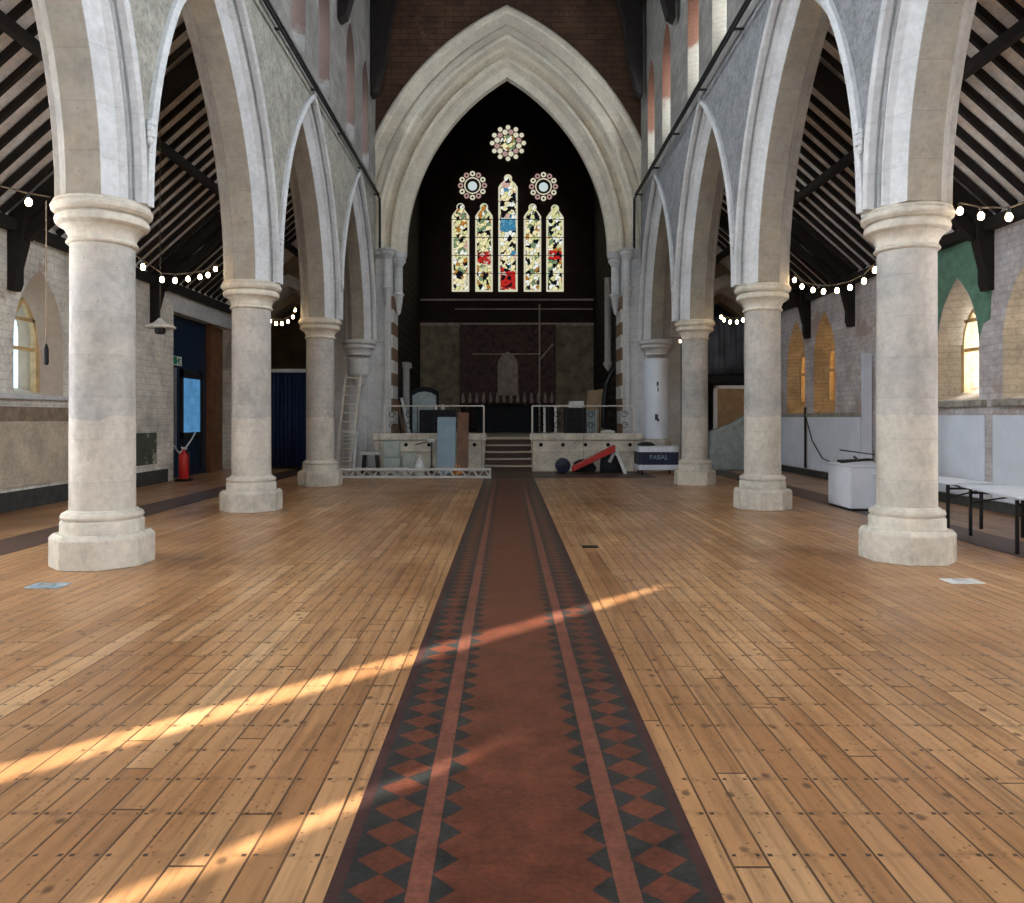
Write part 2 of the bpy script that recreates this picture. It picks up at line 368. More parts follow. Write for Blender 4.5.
def wall_open(fn, u0, u1, z0, z1, T, ops, n=14):
    """fn(u,z,t); ops: dict(u,a,sill,spring,R,[a2,sill2,spring2,R2]) ; material 0 faces, 1 reveals"""
    b = MB()
    for side in (0, 1):
        t = T*side; cur = u0
        for o in sorted(ops, key=lambda q: q['u']):
            g = (lambda k: o.get(k+'2', o[k])) if side else (lambda k: o[k])
            a = g('a'); ol = outline(o['u'], a, g('sill'), g('spring'), g('R'), n)
            if ol[0][0] > cur: b.add([fn(cur, z0, t), fn(ol[0][0], z0, t), fn(ol[0][0], z1, t), fn(cur, z1, t)], [(0, 1, 2, 3)])
            arc = ol[1:-1]
            for p, q in zip(arc[:-1], arc[1:]):
                b.add([fn(p[0], p[1], t), fn(q[0], q[1], t), fn(q[0], z1, t), fn(p[0], z1, t)], [(0, 1, 2, 3)])
            if ol[0][1] > z0+1e-4:
                b.add([fn(ol[0][0], z0, t), fn(ol[-1][0], z0, t), fn(ol[-1][0], ol[-1][1], t), fn(ol[0][0], ol[0][1], t)], [(0, 1, 2, 3)])
            cur = ol[-1][0]
        if u1 > cur: b.add([fn(cur, z0, t), fn(u1, z0, t), fn(u1, z1, t), fn(cur, z1, t)], [(0, 1, 2, 3)])
    for o in ops:
        A = outline(o['u'], o['a'], o['sill'], o['spring'], o['R'], n)
        B = outline(o['u'], o.get('a2', o['a']), o.get('sill2', o['sill']), o.get('spring2', o['spring']), o.get('R2', o['R']), n)
        for i in range(len(A)-1):
            b.add([fn(*A[i], 0), fn(*A[i+1], 0), fn(*B[i+1], T), fn(*B[i], T)], [(0, 1, 2, 3)], 1)
        if o['sill'] > z0+1e-4:
            b.add([fn(*A[0], 0), fn(*A[-1], 0), fn(*B[-1], T), fn(*B[0], T)], [(0, 1, 2, 3)], 1)
    for u in (u0, u1): b.add([fn(u, z0, 0), fn(u, z0, T), fn(u, z1, T), fn(u, z1, 0)], [(0, 1, 2, 3)])
    b.add([fn(u0, z1, 0), fn(u1, z1, 0), fn(u1, z1, T), fn(u0, z1, T)], [(0, 1, 2, 3)])
    return b

def ring(sec, c, fn, n=16, mi=0, mk=None):
    """closed section [(rho, v)], pointed arch with arc centres at +-c; fn(u,z,v)"""
    b = MB(); m = len(sec)
    for sgn in (-1, 1):
        vs = []
        for i in range(n+1):
            for rho, v in sec:
                th = math.acos(c/rho)*i/n
                vs.append(fn(sgn*(rho*math.cos(th)-c), rho*math.sin(th), v))
        fs = [(i*m+k, i*m+(k+1) % m, (i+1)*m+(k+1) % m, (i+1)*m+k) for i in range(n) for k in range(m)]
        if mk:
            base = len(b.v); b.add(vs, [], 0)
            for i in range(n):
                for k in range(m): b.f.append((base+i*m+k, base+i*m+(k+1) % m, base+(i+1)*m+(k+1) % m, base+(i+1)*m+k)); b.mi.append(mk(k))
            b.f.append(tuple(base+k for k in range(m))); b.mi.append(0)
            continue
        fs.append(tuple(range(m)))
        b.add(vs, fs, mi)
    return b

# ------------------------------------------------------------------ dimensions
XC = 4.115; XN = 3.68; XA = 4.44; XO = 7.9; SPR = 3.64
DX = {-1: .03, 1: .10}; DY = {-1: 0.0, 1: .24}
COLY = [-1.26, 3.24, 7.74, 12.24, 16.74]
BAYS = [-3.51, .99, 5.49, 9.99, 14.49, 18.99]
YB, YE = -5.8, 21.45
ZS = 7.72; ZT = 12.8
PLATE = 4.5; PIT = .88

# ------------------------------------------------------------------ floor
b = MB(); b.add([(-8.2, YB, 0), (8.2, YB, 0), (8.2, 26.5, 0), (-8.2, 26.5, 0)], [(0, 1, 2, 3)])
struct(b.build('floor', M['floor'], recalc=False))
# tiled central aisle, real tiles laid just proud of the boards
x0, Wd = -.56, 1.222; z = .004; y0, y1 = YB, 18.75; p = .165
b = MB()
def rect(xa, xb, ya, yb, mi): b.add([(xa, ya, z), (xb, ya, z), (xb, yb, z), (xa, yb, z)], [(0, 1, 2, 3)], mi)
def fx(f): return x0+f*Wd
e = [0, .048, .202, .262, .327]
nrow = int((y1-y0)/p); y1 = y0+nrow*p
for s in (0, 1):
    g = (lambda f: fx(f)) if s == 0 else (lambda f: fx(1-f))
    rect(g(0), g(.037), y0, y1, 2); rect(g(.037), g(e[1]), y0, y1, 1); rect(g(e[2]), g(e[3]), y0, y1, 3)
    for k in range(nrow):
        ya, yb = y0+k*p, y0+(k+1)*p; ym = (ya+yb)/2; A, B = g(e[1]), g(e[2]); m = (A+B)/2
        b.add([(m, ya, z), (B, ym, z), (m, yb, z), (A, ym, z)], [(0, 1, 2, 3)], 0)
        for P, Q in ((A, ya), (A, yb), (B, ya), (B, yb)):
            b.add([(P, Q, z), (m, Q, z), (P, ym, z)], [(0, 1, 2)], 1)
        C, D = g(e[3]), g(e[4])
        b.add([(C, ya, z), (D, ym, z), (C, yb, z)], [(0, 1, 2)], 1)
        b.add([(C, ya, z), (D, ya, z), (D, ym, z)], [(0, 1, 2)], 0); b.add([(C, yb, z), (D, yb, z), (D, ym, z)], [(0, 1, 2)], 0)
rect(fx(e[4]), fx(1-e[4]), y0, y1, 0)
o = b.build('floor_tile_aisle', [M['tred'], M['tblk'], M['tdred'], M['tsoft']], recalc=False)
for q in o.data.polygons:
    if q.normal.z < 0: q.flip()
struct(o)
b = MB(); b.add([(-3.7, y1, z), (3.7, y1, z), (3.7, 21.45, z), (-3.7, 21.45, z)], [(0, 1, 2, 3)])
struct(b.build('floor_tile_crossing', M['tbrown'], recalc=False))
for s in (-1, 1):
    b = MB(); xa, xb = sorted((s*5.42, s*6.13)); b.add([(xa, YB, z), (xb, YB, z), (xb, 22.5, z), (xa, 22.5, z)], [(0, 1, 2, 3)])
    struct(b.build('floor_tile_strip', M['tbrown'], recalc=False))

# ------------------------------------------------------------------ columns
PL = [(.0, 0)]
def make_column():
    r = empty('stone_column', (0, 0, 0), 'x', 'column', None)
    b = MB(); o8 = 1/math.cos(PI/8)
    b.lathe([(.448*o8, 0), (.448*o8, .285), (.41*o8, .33)], n=8, a0=PI/8); b.build('plinth', M['base'], r, bevel=.006)
    b = MB(); b.lathe([(0.3867, .33), (0.3867, .435), (0.3776, .45), (0.3640, .455), (0.3640, .465), (0.3776, .475), (0.3840, .495), (0.3776, .515), (0.3595, .53), (0.3367, .535), (0.3276, .55), (0.3076, .56)]); b.build('base_moulding', M['base'], r, 35)
    b = MB(); b.lathe([(0.3058, .56), (0.2985, 3.22)], n=40); b.build('shaft', M['col'], r, 35)
    b = MB(); b.lathe([(0.3053, 3.208), (0.3256, 3.216), (0.3348, 3.232), (0.3256, 3.248), (0.3099, 3.260), (0.3145, 3.304), (0.3422, 3.352), (0.3792, 3.388), (0.3977, 3.392), (0.4274, 3.416), (0.4347, 3.448), (0.4274, 3.480), (0.4070, 3.496), (0.3931, 3.500),
                       (0.3931, 3.508), (0.4347, 3.516), (0.4625, 3.544), (0.4690, 3.576), (0.4532, 3.608), (0.4394, 3.616), (0.4440, 3.632), (0.4347, SPR)]); b.build('capital', M['base'], r, 32)
    return r
proto = make_column(); first = True
CL = {(-1, 7.74): 'nearest left stone column, pale grey round shaft with worn dirty streaks',
      (1, 7.74): 'nearest right stone column, round grey shaft standing before the folding tables',
      (-1, 12.24): 'second left stone column, beside the red fire extinguisher doorway',
      (1, 12.24): 'second right stone column, just left of the white boxed counter',
      (-1, 16.74): 'third left stone column, between blue curtain and ladder',
      (1, 16.74): 'third right stone column, beside the navy printed table cover',
      (-1, 3.24): 'left stone column beside the camera, out of the picture to the left',
      (1, 3.24): 'right stone column beside the camera, out of the picture to the right',
      (-1, -1.26): 'rear left stone column behind the camera by the sunny lancets',
      (1, -1.26): 'rear right stone column behind the camera by the west wall'}
for s in (-1, 1):
    for y in COLY:
        c = proto if first else copy_tree(proto); first = False
        c.location = (s*(XC+(.08 if s > 0 else 0)), y+DY[s], 0); c.scale = ((.95, .95, 1) if s > 0 else (1, 1, 1)); c['label'] = CL[(s, y)]; c['group'] = 'nave arcade columns'

# arcade arches
SEC = [(4.76, 3.72), (4.76, 3.63), (4.73, 3.605), (4.69, 3.60), (4.665, 3.63), (4.66, 3.74), (4.652, 3.85), (4.625, 3.88), (4.597, 3.85), (4.585, 3.76), (4.565, 3.725), (4.535, 3.725), (4.515, 3.76), (4.505, 3.785), (4.36, 3.885), (4.35, 3.89),
       (4.35, 4.22), (4.375, 4.235), (4.51, 4.37), (4.52, 4.42), (4.56, 4.44), (4.57, XA+.02), (4.76, XA+.02)]
HOOD = SEC[:5]+[(4.66, 3.70), (4.70, 3.74)]
RINGS = [(4.70, 3.74)]+SEC[5:]
RINGS[-1] = (4.70, XA+.02)
C0 = 2.52
ords = ['nearest', 'second', 'third']
AL = {-3.51: 'rearmost', .99: 'behind the camera', 5.49: 'beside the camera', 9.99: 'first full', 14.49: 'middle', 18.99: 'farthest'}
for s in (-1, 1):
    fn = lambda u, z, v, s=s: (s*(v+DX[s]), u, SPR+z)
    src = None
    for yc in BAYS:
        side = 'left' if s < 0 else 'right'
        lab = {5.49: f'pointed stone arch springing toward the viewer from the nearest {side} column',
               9.99: f'pointed stone arch between the nearest and second {side} columns',
               14.49: f'pointed stone arch between the second and third {side} columns',
               18.99: f'pointed stone arch between the third {side} column and the chancel wall',
               .99: f'pointed stone arch of the {side} arcade just behind the viewer',
               -3.51: f'pointed stone arch of the {side} arcade against the rear wall'}[yc]
        if src is None:
            r = empty('arcade_arch', (0, yc+DY[s], 0), lab, 'arch', 'nave arcade arches'); src = r
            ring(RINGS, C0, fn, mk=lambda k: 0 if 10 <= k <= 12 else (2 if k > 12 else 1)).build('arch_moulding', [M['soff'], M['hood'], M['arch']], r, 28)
            ring(HOOD, C0, fn).build('hood_mould', M['hood'], r, 28)
        else:
            r = copy_tree(src); r.location = (0, yc+DY[s], 0); r['label'] = lab
    # label stops (small carved knots where hoods meet)
    for k, y in enumerate(COLY):
        b = MB()
        for dz, rr in ((0, .045), (-.06, .05), (-.12, .035), (.06, .05)):
            b.lathe([(rr*.3, -.05), (rr, -.02), (rr*.9, .03), (rr*.3, .05)], (s*(3.61+DX[s]), y+DY[s]+.01*((dz*50) % 2), 4.42+dz), 8)
        o = b.build('carved_label_stop', M['hood'], None, 40)
        tag(o, f"small carved stone knot where hood mouldings meet above the {['rearmost','camera-side','nearest','second','third'][1 if k==1 else (0 if k==0 else k)]} {'left' if s<0 else 'right'} column", 'carving', 'label stops')
        o['label'] = f"carved stone knot between hood mouldings over the {['rearmost','beside-camera','nearest visible','second visible','third visible'][k]} {'left' if s<0 else 'right'} column"
    # spandrel wall
    fw = lambda u, z, t: (s*(XN+DX[s]+t), u, z)
    ops = [dict(u=yc+DY[s], a=2.19, sill=SPR, spring=SPR, R=4.71) for yc in BAYS]
    struct(wall_open(fw, YB, YE+.05, SPR, ZS, XA-XN, ops, 16).build('wall_'+('left' if s < 0 else 'right')+'_arcade', [M['span' if s < 0 else 'spanR'], M['arch']], None))
    # clerestory with splayed lancets
    ops = []
    for yc in BAYS:
        for d in (-.95, .95):
            ops.append(dict(u=yc+d, a=.46, sill=ZS+.35, spring=10.05, R=.95, a2=.22, sill2=ZS+.75, spring2=9.75, R2=.46))
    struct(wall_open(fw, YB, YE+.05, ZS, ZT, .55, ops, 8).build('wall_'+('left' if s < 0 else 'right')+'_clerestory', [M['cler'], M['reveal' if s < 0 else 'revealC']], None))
    for o_ in ops:
        b = MB(); ol = outline(o_['u'], .28, ZS+.62, 9.75, .54, 6)
        b.add([(s*(XN+.5), u, z) for u, z in ol], [tuple(range(len(ol)))])
        w = b.build('window_1', GLW if o_['u'] < 10.2 else (GLV if s > 0 else GLVL), None); w.name = 'window_%d' % (10+ops.index(o_)+(20 if s > 0 else 0)); struct(w)
    # iron pipes along the wall top
    r = empty('iron_pipe_run', (0, 0, 0), f"pair of black pipes running along the {'left' if s<0 else 'right'} nave wall above the arches", 'pipes')
    for zz, xx in ((ZS-.10, 3.57), (ZS+.03, 3.60)):
        MB().tube([(s*xx, YB+.1, zz), (s*xx, 21.3, zz)], .026, 8).build('pipe', M['iron'], r, 40)
    for k in range(12):
        y = -4.5+k*2.25+.9
        MB().box(s*3.55, s*3.79, y-.02, y+.02, ZS-.04, ZS-.01).build('bracket', M['iron'], r)
    MB().tube([(s*3.57, 21.3, ZS-.1), (s*3.57, 21.33, ZS-.3), (s*3.57, 21.33, 6.2)], .035, 8).build('downpipe', M['iron'], r, 40)

# ------------------------------------------------------------------ aisle outer walls
def zone_wall(s, ops, mats, name, yend=22.6, doors=None):
    fw = lambda u, z, t: (s*(XO+t), u, z)
    return wall_open(fw, YB, yend, 0, 4.75, .6, ops, 12).build(name, mats, None)
XR = 7.7
def win(u, a=.66, sill=1.84, spring=2.75, R=1.45, a2=.27, sill2=2.0, spring2=2.9, R2=.62):
    return dict(u=u, a=a, sill=sill, spring=spring, R=R, a2=a2, sill2=sill2, spring2=spring2, R2=R2)
LOPS = [win(-5.02, .68, spring=2.3, sill2=1.95, spring2=2.46), win(-3.10, .58, spring=2.87, spring2=3.02), win(12.85, .68)]+[win(y) for y in (-.2, 2.2, 4.2, 6.6, 8.4)]  # the closing row of windows is unseen, added to brighten the aisles
# left wall stops at the doorway opening (18.0 .. 21.0)
fwL = lambda u, z, t: (-(XO+t), u, z)
struct(wall_open(fwL, YB, 18.0, 0, 4.75, .6, LOPS, 12).build('wall_left', [M['wallL'], M['revealL']], None))
b = MB(); b.box(-XO-.6, -XO, 18.0, 21.8, 4.0, 4.75); b.box(-XO-.6, -XO, 21.8, 23.2, 0, 4.75)
b.build('wall_left_doorway', [M['wallL']], None); struct(bpy.data.objects['wall_left_doorway'])
ROPS = [win(y, .6, 1.78, 2.65, 1.5, .21, 2.0, 2.9, .5) for y in (9.4, 11.2, 13.0, -4.2, -2.0, .2, 2.4, 4.6, 6.8)]  # windows listed after the far three are unseen, added for fill light
ROPF = [win(18.45, .62, 1.6, 2.9, 1.4), win(20.25, .62, 1.6, 2.9, 1.4)]
fwR = lambda u, z, t: (XR+t, u, z)
struct(wall_open(fwR, YB, 15.9, 0, 4.75, .6, ROPS, 12).build('wall_right', [M['wallR'], M['revealR']], None))
struct(wall_open(fwR, 15.9, 23.2, 0, 4.75, .6, ROPF, 12).build('wall_right_far', [M['wallR'], M['revealO']], None))

def window_fill(n, s, X, o_, glass, frame=True):
    b = MB(); ol = outline(o_['u'], o_['a2']+.07, o_['sill2']-.06, o_['spring2'], o_['R2']+.09, 6)
    b.add([(s*(X+.56), u, z) for u, z in ol], [tuple(range(len(ol)))])
    w = struct(b.build(f'window_{n}', glass, None))
    if frame:
        a, u = o_['a2'], o_['u']; f = MB()
        for uu in (u-a*1.35, u+a*1.35):
            f.box(s*(X+.26), s*(X+.36), uu-.05, uu+.05, o_['sill2']-.08, o_['spring2']-.15)
        f.box(s*(X+.27), s*(X+.35), u-a*1.4, u+a*1.4, 2.62, 2.68)
        f.box(s*(X+.27), s*(X+.35), u-a*1.2, u+a*1.2, 3.12, 3.18)
        A = outline(u, a*1.45, o_['spring2']-.15, o_['spring2']-.15, o_['R2']*1.5, 8); B = outline(u, a*1.2, o_['spring2']-.15, o_['spring2']-.15, o_['R2']*1.5-a*.25, 8)
        for i in range(len(A)-1):
            vs = [(s*(X+t), *q) for t in (.27, .35) for q in (A[i], A[i+1], B[i+1], B[i])]
            f.add(vs, [(0, 1, 2, 3), (4, 5, 6, 7), (0, 1, 5, 4), (2, 3, 7, 6)])
        f.build('window_frame', M['oak'], w)
    return w
window_fill(1, -1, XO, LOPS[2], daylit('daylit_left_window', (.62, .88, 1.0), 2.2))
for i in (0, 1):
    w_ = window_fill(2+i, -1, XO, LOPS[i], CLEAR, False)
    if i == 0: MB().box(-XO-.34, -XO-.26, LOPS[0]['u']+.10, LOPS[0]['u']+.23, 1.84, 3.2).build('mullion', M['oak'], w_)
for i in range(len(ROPS)): window_fill(40+i, 1, XR, ROPS[i], GLWR if ROPS[i]['u'] < 8 else GLWV)
for i in range(3, 8): window_fill(50+i, -1, XO, LOPS[i], GLWS)
orangeglass = daylit('amber_dim_glass', (.85, .60, .30), 2.2, .5)
for i in range(2): window_fill(7+i, 1, XR, ROPF[i], orangeglass)
# sills
b = MB(); b.box(-XO-.05, -XO+.07, 11.6, 14.2, 1.78, 1.86); struct(b.build('trim_1', M['hood'], None, bevel=.01))
n = 2
for (a, c) in ((8.6, 11.95), (12.2, 13.8)):
    b = MB(); b.box(XR-.09, XR+.04, a, c, 1.66, 1.77); struct(b.build(f'trim_{n}', M['span'], None, bevel=.012)); n += 1
b = MB(); b.box(XR-.05, XR+.04, 16.2, 22.0, 1.50, 1.60); struct(b.build(f'trim_{n}', M['span'], None, bevel=.01)); n += 1
# left dado of patchy plaster, brown band, peeling green patch, dark skirting
b = MB(); b.box(-XO, -XO+.025, YB, 14.0, .36, 1.42, 0); b.box(-XO, -XO+.018, YB, 14.0, 1.42, 1.66, 1)
b.box(-XO, -XO+.02, 14.9, 17.1, .45, 1.15, 2); struct(b.build('trim_plaster_dado', [M['plast'], M['plb'], M['grey_g']], None))
b = MB(); b.box(-XO, -XO+.05, YB, 17.6, 0, .30); struct(b.build('baseboard_left', M['skirt'], None))
b = MB(); b.box(XR-.04, XR, YB, 22, 0, .16); struct(b.build('baseboard_right', M['skirt'], None))
# green painted wall patch round the right window (two planar pieces with the arch cut out)
ol = outline(13.0, .62, 2.5, 2.65, 1.52, 12)
b = MB(); arc = ol[1:-1]
for p_, q_ in zip(arc[:-1], arc[1:]): b.add([(XR-.006, *p_), (XR-.006, *q_), (XR-.006, q_[0], 4.45), (XR-.006, p_[0], 4.45)], [(0, 1, 2, 3)])
b.add([(XR-.006, 11.98, 4.45), (XR-.006, 12.38, 4.45), (XR-.006, 12.38, 2.75), (XR-.006, 12.28, 3.0), (XR-.006, 12.1, 3.05)], [(0, 1, 2, 3, 4)])
b.add([(XR-.006, 13.62, 4.45), (XR-.006, 15.4, 4.45), (XR-.006, 15.2, 2.4), (XR-.006, 13.62, 2.6)], [(0, 1, 2, 3)])
struct(b.build('trim_green_paint', M['green'], None, recalc=False))

# ------------------------------------------------------------------ aisle roofs
def zr(x, X): return PLATE+.12+PIT*(X-x)
for s, X in ((-1, XO), (1, XR)):
    b = MB(); a, c = X+.6, XA-.05
    vs = []
    for y in (YB, 23.4):
        for x, dz in ((a, .16), (c, .16), (c, .24), (a, .24)): vs.append((s*x, y, zr(x, X)+dz))
    b.add(vs, [(0, 1, 2, 3), (4, 5, 6, 7), (0, 1, 5, 4), (2, 3, 7, 6), (1, 2, 6, 5), (0, 3, 7, 4)])
    struct(b.build('ceiling_aisle_'+('left' if s < 0 else 'right'), M['boards'], None))
    side = 'left' if s < 0 else 'right'
    a, c = X-.02, XA+.02
    rb = MB().bar((s*a, 0, zr(a, X)+.06), (s*c, 0, zr(c, X)+.125), .065, .09, up=(0, 0, 1))
    r0 = rb.build('roof_rafter', M['timber'], None); k = 0
    tag(r0, f'dark timber rafter under the pale boarded roof of the {side} aisle', 'rafter', f'rafters of the {side} aisle roof')
    y = 2.6; r0.location.y = y
    while y < 21.0:
        y += .37; q = r0.copy(); q.location.y = y; col.objects.link(q)
    for j, xp in enumerate((6.0,)):
        o = MB().bar((s*xp, YB, zr(xp, X)-.10), (s*xp, 22.4, zr(xp, X)-.10), .11, .15).build('roof_purlin', M['timber'], None)
        tag(o, f"long dark purlin beam under the rafters of the {side} aisle roof", 'beam')
    o = MB().box(s*(X-.16), s*(X+.02), YB, 22.4, PLATE-.06, PLATE+.12).build('wall_plate', M['timber'], None)
    tag(o, f'dark timber wall plate along the top of the {side} aisle wall', 'beam')
    # principal trusses with tapered wall posts
    for j, y in enumerate([3.24, 7.74, 12.1, 16.9]+([19.35] if s > 0 else [])):
        nm = ['beside the camera', 'behind the nearest column', 'by the big window' if s < 0 else 'by the green painted wall', 'above the pendant lamp' if s < 0 else 'between the middle windows', 'between the two ochre windows'][j]
        r = empty('roof_truss', (0, y, 0), f'dark timber truss and wall post in the {side} aisle, {nm}', 'roof truss', f'{side} aisle trusses')
        MB().bar((s*a, 0, zr(a, X)-.10), (s*c, 0, zr(c, X)-.10), .19, .24).build('principal_rafter', M['timber'], r)
        P = [(0, PLATE), (-.30, PLATE+.15), (-.25, 4.25), (-.15, 3.85), (-.15, 3.62), (-.11, 3.50), (0, 3.50)]
        MB().prism([(u, v) for u, v in P], lambda u, v, t: (s*(X+u), t, v), -.10, .10).build('wall_post', M['timber'], r, bevel=.008)
        pts = [(s*(X-.25), 0, 4.35), (s*(X-.62), 0, 4.75), (s*(X-1.15), 0, 5.15), (s*(X-1.7), 0, 5.75)]
        bb = MB()
        for p_, q_ in zip(pts[:-1], pts[1:]): bb.bar(p_, q_, .12, .16)
        bb.build('curved_brace', M['timber'], r)

# ------------------------------------------------------------------ aisle end walls and transverse arches
for s, X in ((-1, XO), (1, XR)):
    fe = lambda u, z, t: (s*u, 22.3+t, z)
    struct(wall_open(fe, XA-.1, X+.3, 0, 8.0, .5, [dict(u=6.25, a=1.25, sill=.001, spring=2.9, R=2.2)], 10).build('wall_back_aisle_'+('left' if s < 0 else 'right'), [M['endw'], M['endw']], None))
    bb = MB(); bb.box(s*4.4, s*8.4, 26.2, 26.5, 0, 6); bb.box(s*4.3, s*4.6, 22.8, 26.4, 0, 6); bb.box(s*8.2, s*8.5, 22.8, 26.4, 0, 6); bb.box(s*4.3, s*8.5, 22.8, 26.5, 6, 6.2)
    struct(bb.build('wall_back_lobby_'+('left' if s < 0 else 'right'), M['sheet'] if s > 0 else M['endw'], None))
    sec = [(2.9, 21.7), (2.9, 22.32), (2.5, 22.32), (2.5, 21.9), (2.6, 21.7)]
    bb = ring(sec, 1.1, lambda u, z, v: (s*(6.25+u), v, 2.9+z), 12)
    tag(bb.build('transverse_arch', M['arch'], None, 30), f"pale stone arch across the far end of the {'left' if s<0 else 'right'} aisle", 'arch')

# ------------------------------------------------------------------ chancel wall, arch, jambs
ZC = 6.23; CC = 3.09
fc = lambda u, z, t: (u, YE+t, z)
struct(wall_open(fc, -4.9, 4.9, ZC, 18.5, 1.0, [dict(u=0, a=4.30, sill=ZC, spring=ZC, R=7.39)], 18).build('wall_back', [M['gable'], M['carch']], None))
CS = [(7.53, 21.50), (7.53, 21.37), (7.47, 21.34), (7.38, 21.36), (7.35, 21.43), (7.08, 21.43), (7.06, 21.52), (7.02, 21.52), (7.00, 21.43), (6.86, 21.43), (6.82, 21.38), (6.76, 21.37), (6.71, 21.42), (6.69, 21.60), (6.70, 21.74), (6.64, 21.86), (6.54, 21.92), (6.50, 21.96), (6.46, 21.86),
      (6.42, 21.76), (6.36, 21.76), (6.31, 21.82), (6.29, 21.94), (6.24, 22.06), (6.12, 22.10), (6.03, 22.14), (6.03, 22.40), (6.3, 22.47), (7.53, 22.47)]
r = empty('chancel_arch', (0, 0, 0), 'huge pointed stone arch opening into the dark chancel', 'arch')
OUT = CS[:9]+[(7.00, 21.6), (7.0, 22.47), (7.53, 22.47)]; INN = [(7.0, 21.6), (7.0, 21.43)]+CS[9:28]+[(7.0, 22.47)]
ring(OUT, CC, lambda u, z, v: (u, v, ZC+z), 22).build('outer_order', M['carch'], r, 28)
ring(INN, CC, lambda u, z, v: (u, v, ZC+z), 22).build('inner_order', M['carch'], r, 28)
for s in (-1, 1):
    side = 'left' if s < 0 else 'right'
    b = MB(); b.box(s*3.27, s*4.9, YE, 22.45, 0, ZC); struct(b.build(f'wall_back_jamb_{side}', M['hood'], None))
    b = MB(); b.box(s*3.92, s*4.45, YE-.16, YE+.01, 0, 6.2); b.box(s*3.30, s*3.46, YE-.09, YE+.01, 1.0, 5.98); struct(b.build(f'trim_pilaster_{side}', M['hood'], None, bevel=.02))
    # banded inner face of the jamb
    b = MB()
    for k in range(11): b.box(s*3.22, s*3.275, YE+.02, 22.44, .95+k*.36, .95+(k+1)*.36, k % 2)
    struct(b.build(f'trim_banded_jamb_{side}', [M['band1'], M['band2']], None))
    b = MB(); b.box(s*3.24, s*3.70, YE-.06, YE+.01, 5.98, 6.06); b.box(s*3.21, s*3.70, YE-.1, YE+.01, 6.06, 6.15); b.box(s*3.2, s*3.70, YE-.12, YE+.01, 6.15, ZC)
    b.box(s*3.26, s*3.70, YE-.06, YE+.01, 3.62, 3.74)
    struct(b.build(f'trim_impost_{side}', M['hood'], None, bevel=.01))
    for j, (x, y) in enumerate(((3.38, 21.40), (3.12, 21.88))):
        r = empty('corbelled_shaft', (s*x, y, 0), f"{'outer' if j==0 else 'inner'} short white colonnette on a corbel under the great arch's {side} foot", 'colonnette', 'colonnettes of the great arch')
        dz = -.0 if j == 0 else -.12
        MB().lathe([(.10, 5.83+dz), (.13, 5.86+dz), (.11, 5.92+dz), (.17, 6.04+dz), (.21, 6.08+dz), (.21, 6.14+dz), (.19, 6.16+dz), (.23, 6.19+dz), (.23, ZC)], n=16).build('capital', M['hood'], r, 35)
        MB().lathe([(.12, 5.18+dz), (.12, 5.86+dz)], n=16).build('shaft', M['hood'], r, 35)
        MB().lathe([(.01, 4.55+dz), (.06, 4.62+dz), (.10, 4.85+dz), (.13, 5.08+dz), (.17, 5.14+dz), (.12, 5.2+dz)], n=16).build('corbel', M['hood'], r, 35)
# responds
r = empty('respond_column', (4.17, 21.22, 0), 'white painted half column against the right side of the chancel wall', 'column')
MB().lathe([(.33, .9), (.33, 3.12)], n=28).build('shaft', M['white'], r, 35)
MB().lathe([(.42, 0), (.42, .8), (.36, .9)], n=8, a0=PI/8).build('pedestal', M['col'], r)
cap = bpy.data.objects['capital'].data
def addcap(par):
    o = bpy.data.objects.new('capital', proto.children[3].data if False else [c for c in proto.children if c.name.startswith('capital')][0].data); col.objects.link(o); o.parent = par
    o.material_slots[0].link = 'OBJECT'; o.material_slots[0].material = M['hood']
addcap(r)
b = MB()
for (x, z0, w, h) in ((-.03, 2.35, .05, .12), (-.02, 2.2, .03, .12), (-.06, 1.42, .08, .16), (-.02, 1.38, .06, .08)): b.box(x-w/2, x+w/2, -.335, -.31, z0, z0+h)
b.build('dark_mark', M['dblue'], r)
r = empty('respond_corbel', (-4.13, 21.22, 0), 'moulded stone capital on a short stub corbelled from the left chancel wall', 'corbel')
addcap(r)
MB().lathe([(.02, 2.3), (.12, 2.36), (.17, 2.5), (.20, 2.62), (.27, 2.66), (.30, 2.72), (.30, 3.12)], n=24).build('stub', M['hood'], r, 35)
# nave: upper roof, rear wall, wall posts
b = MB()
for s in (-1, 1):
    b.add([(s*4.4, YB, ZT-.05), (s*4.4, 22.4, ZT-.05), (0, 22.4, 18.2), (0, YB, 18.2), (s*4.4, YB, ZT+.1), (s*4.4, 22.4, ZT+.1), (0, 22.4, 18.4), (0, YB, 18.4)],
          [(0, 1, 2, 3), (4, 5, 6, 7), (0, 1, 5, 4), (1, 2, 6, 5), (0, 3, 7, 4)])
struct(b.build('ceiling', M['timber'], None))
fb = lambda u, z, t: (u, YB-t, z)
struct(wall_open(fb, -8.6, 8.6, 0, 18.5, .6, [dict(u=0, a=2.3, sill=5.2, spring=9.5, R=4.6, a2=2.1, R2=4.2)], 12).build('wall_front', [M['wallL'], M['revealL']], None))
b = MB(); ol = outline(0, 2.15, 5.2, 9.5, 4.25, 10); b.add([(u, YB-.5, z) for u, z in ol], [tuple(range(len(ol)))])
WEST = daylit('daylit_west_window', (.78, .88, 1.0), 10.0)
struct(b.build('window_9', WEST, None))
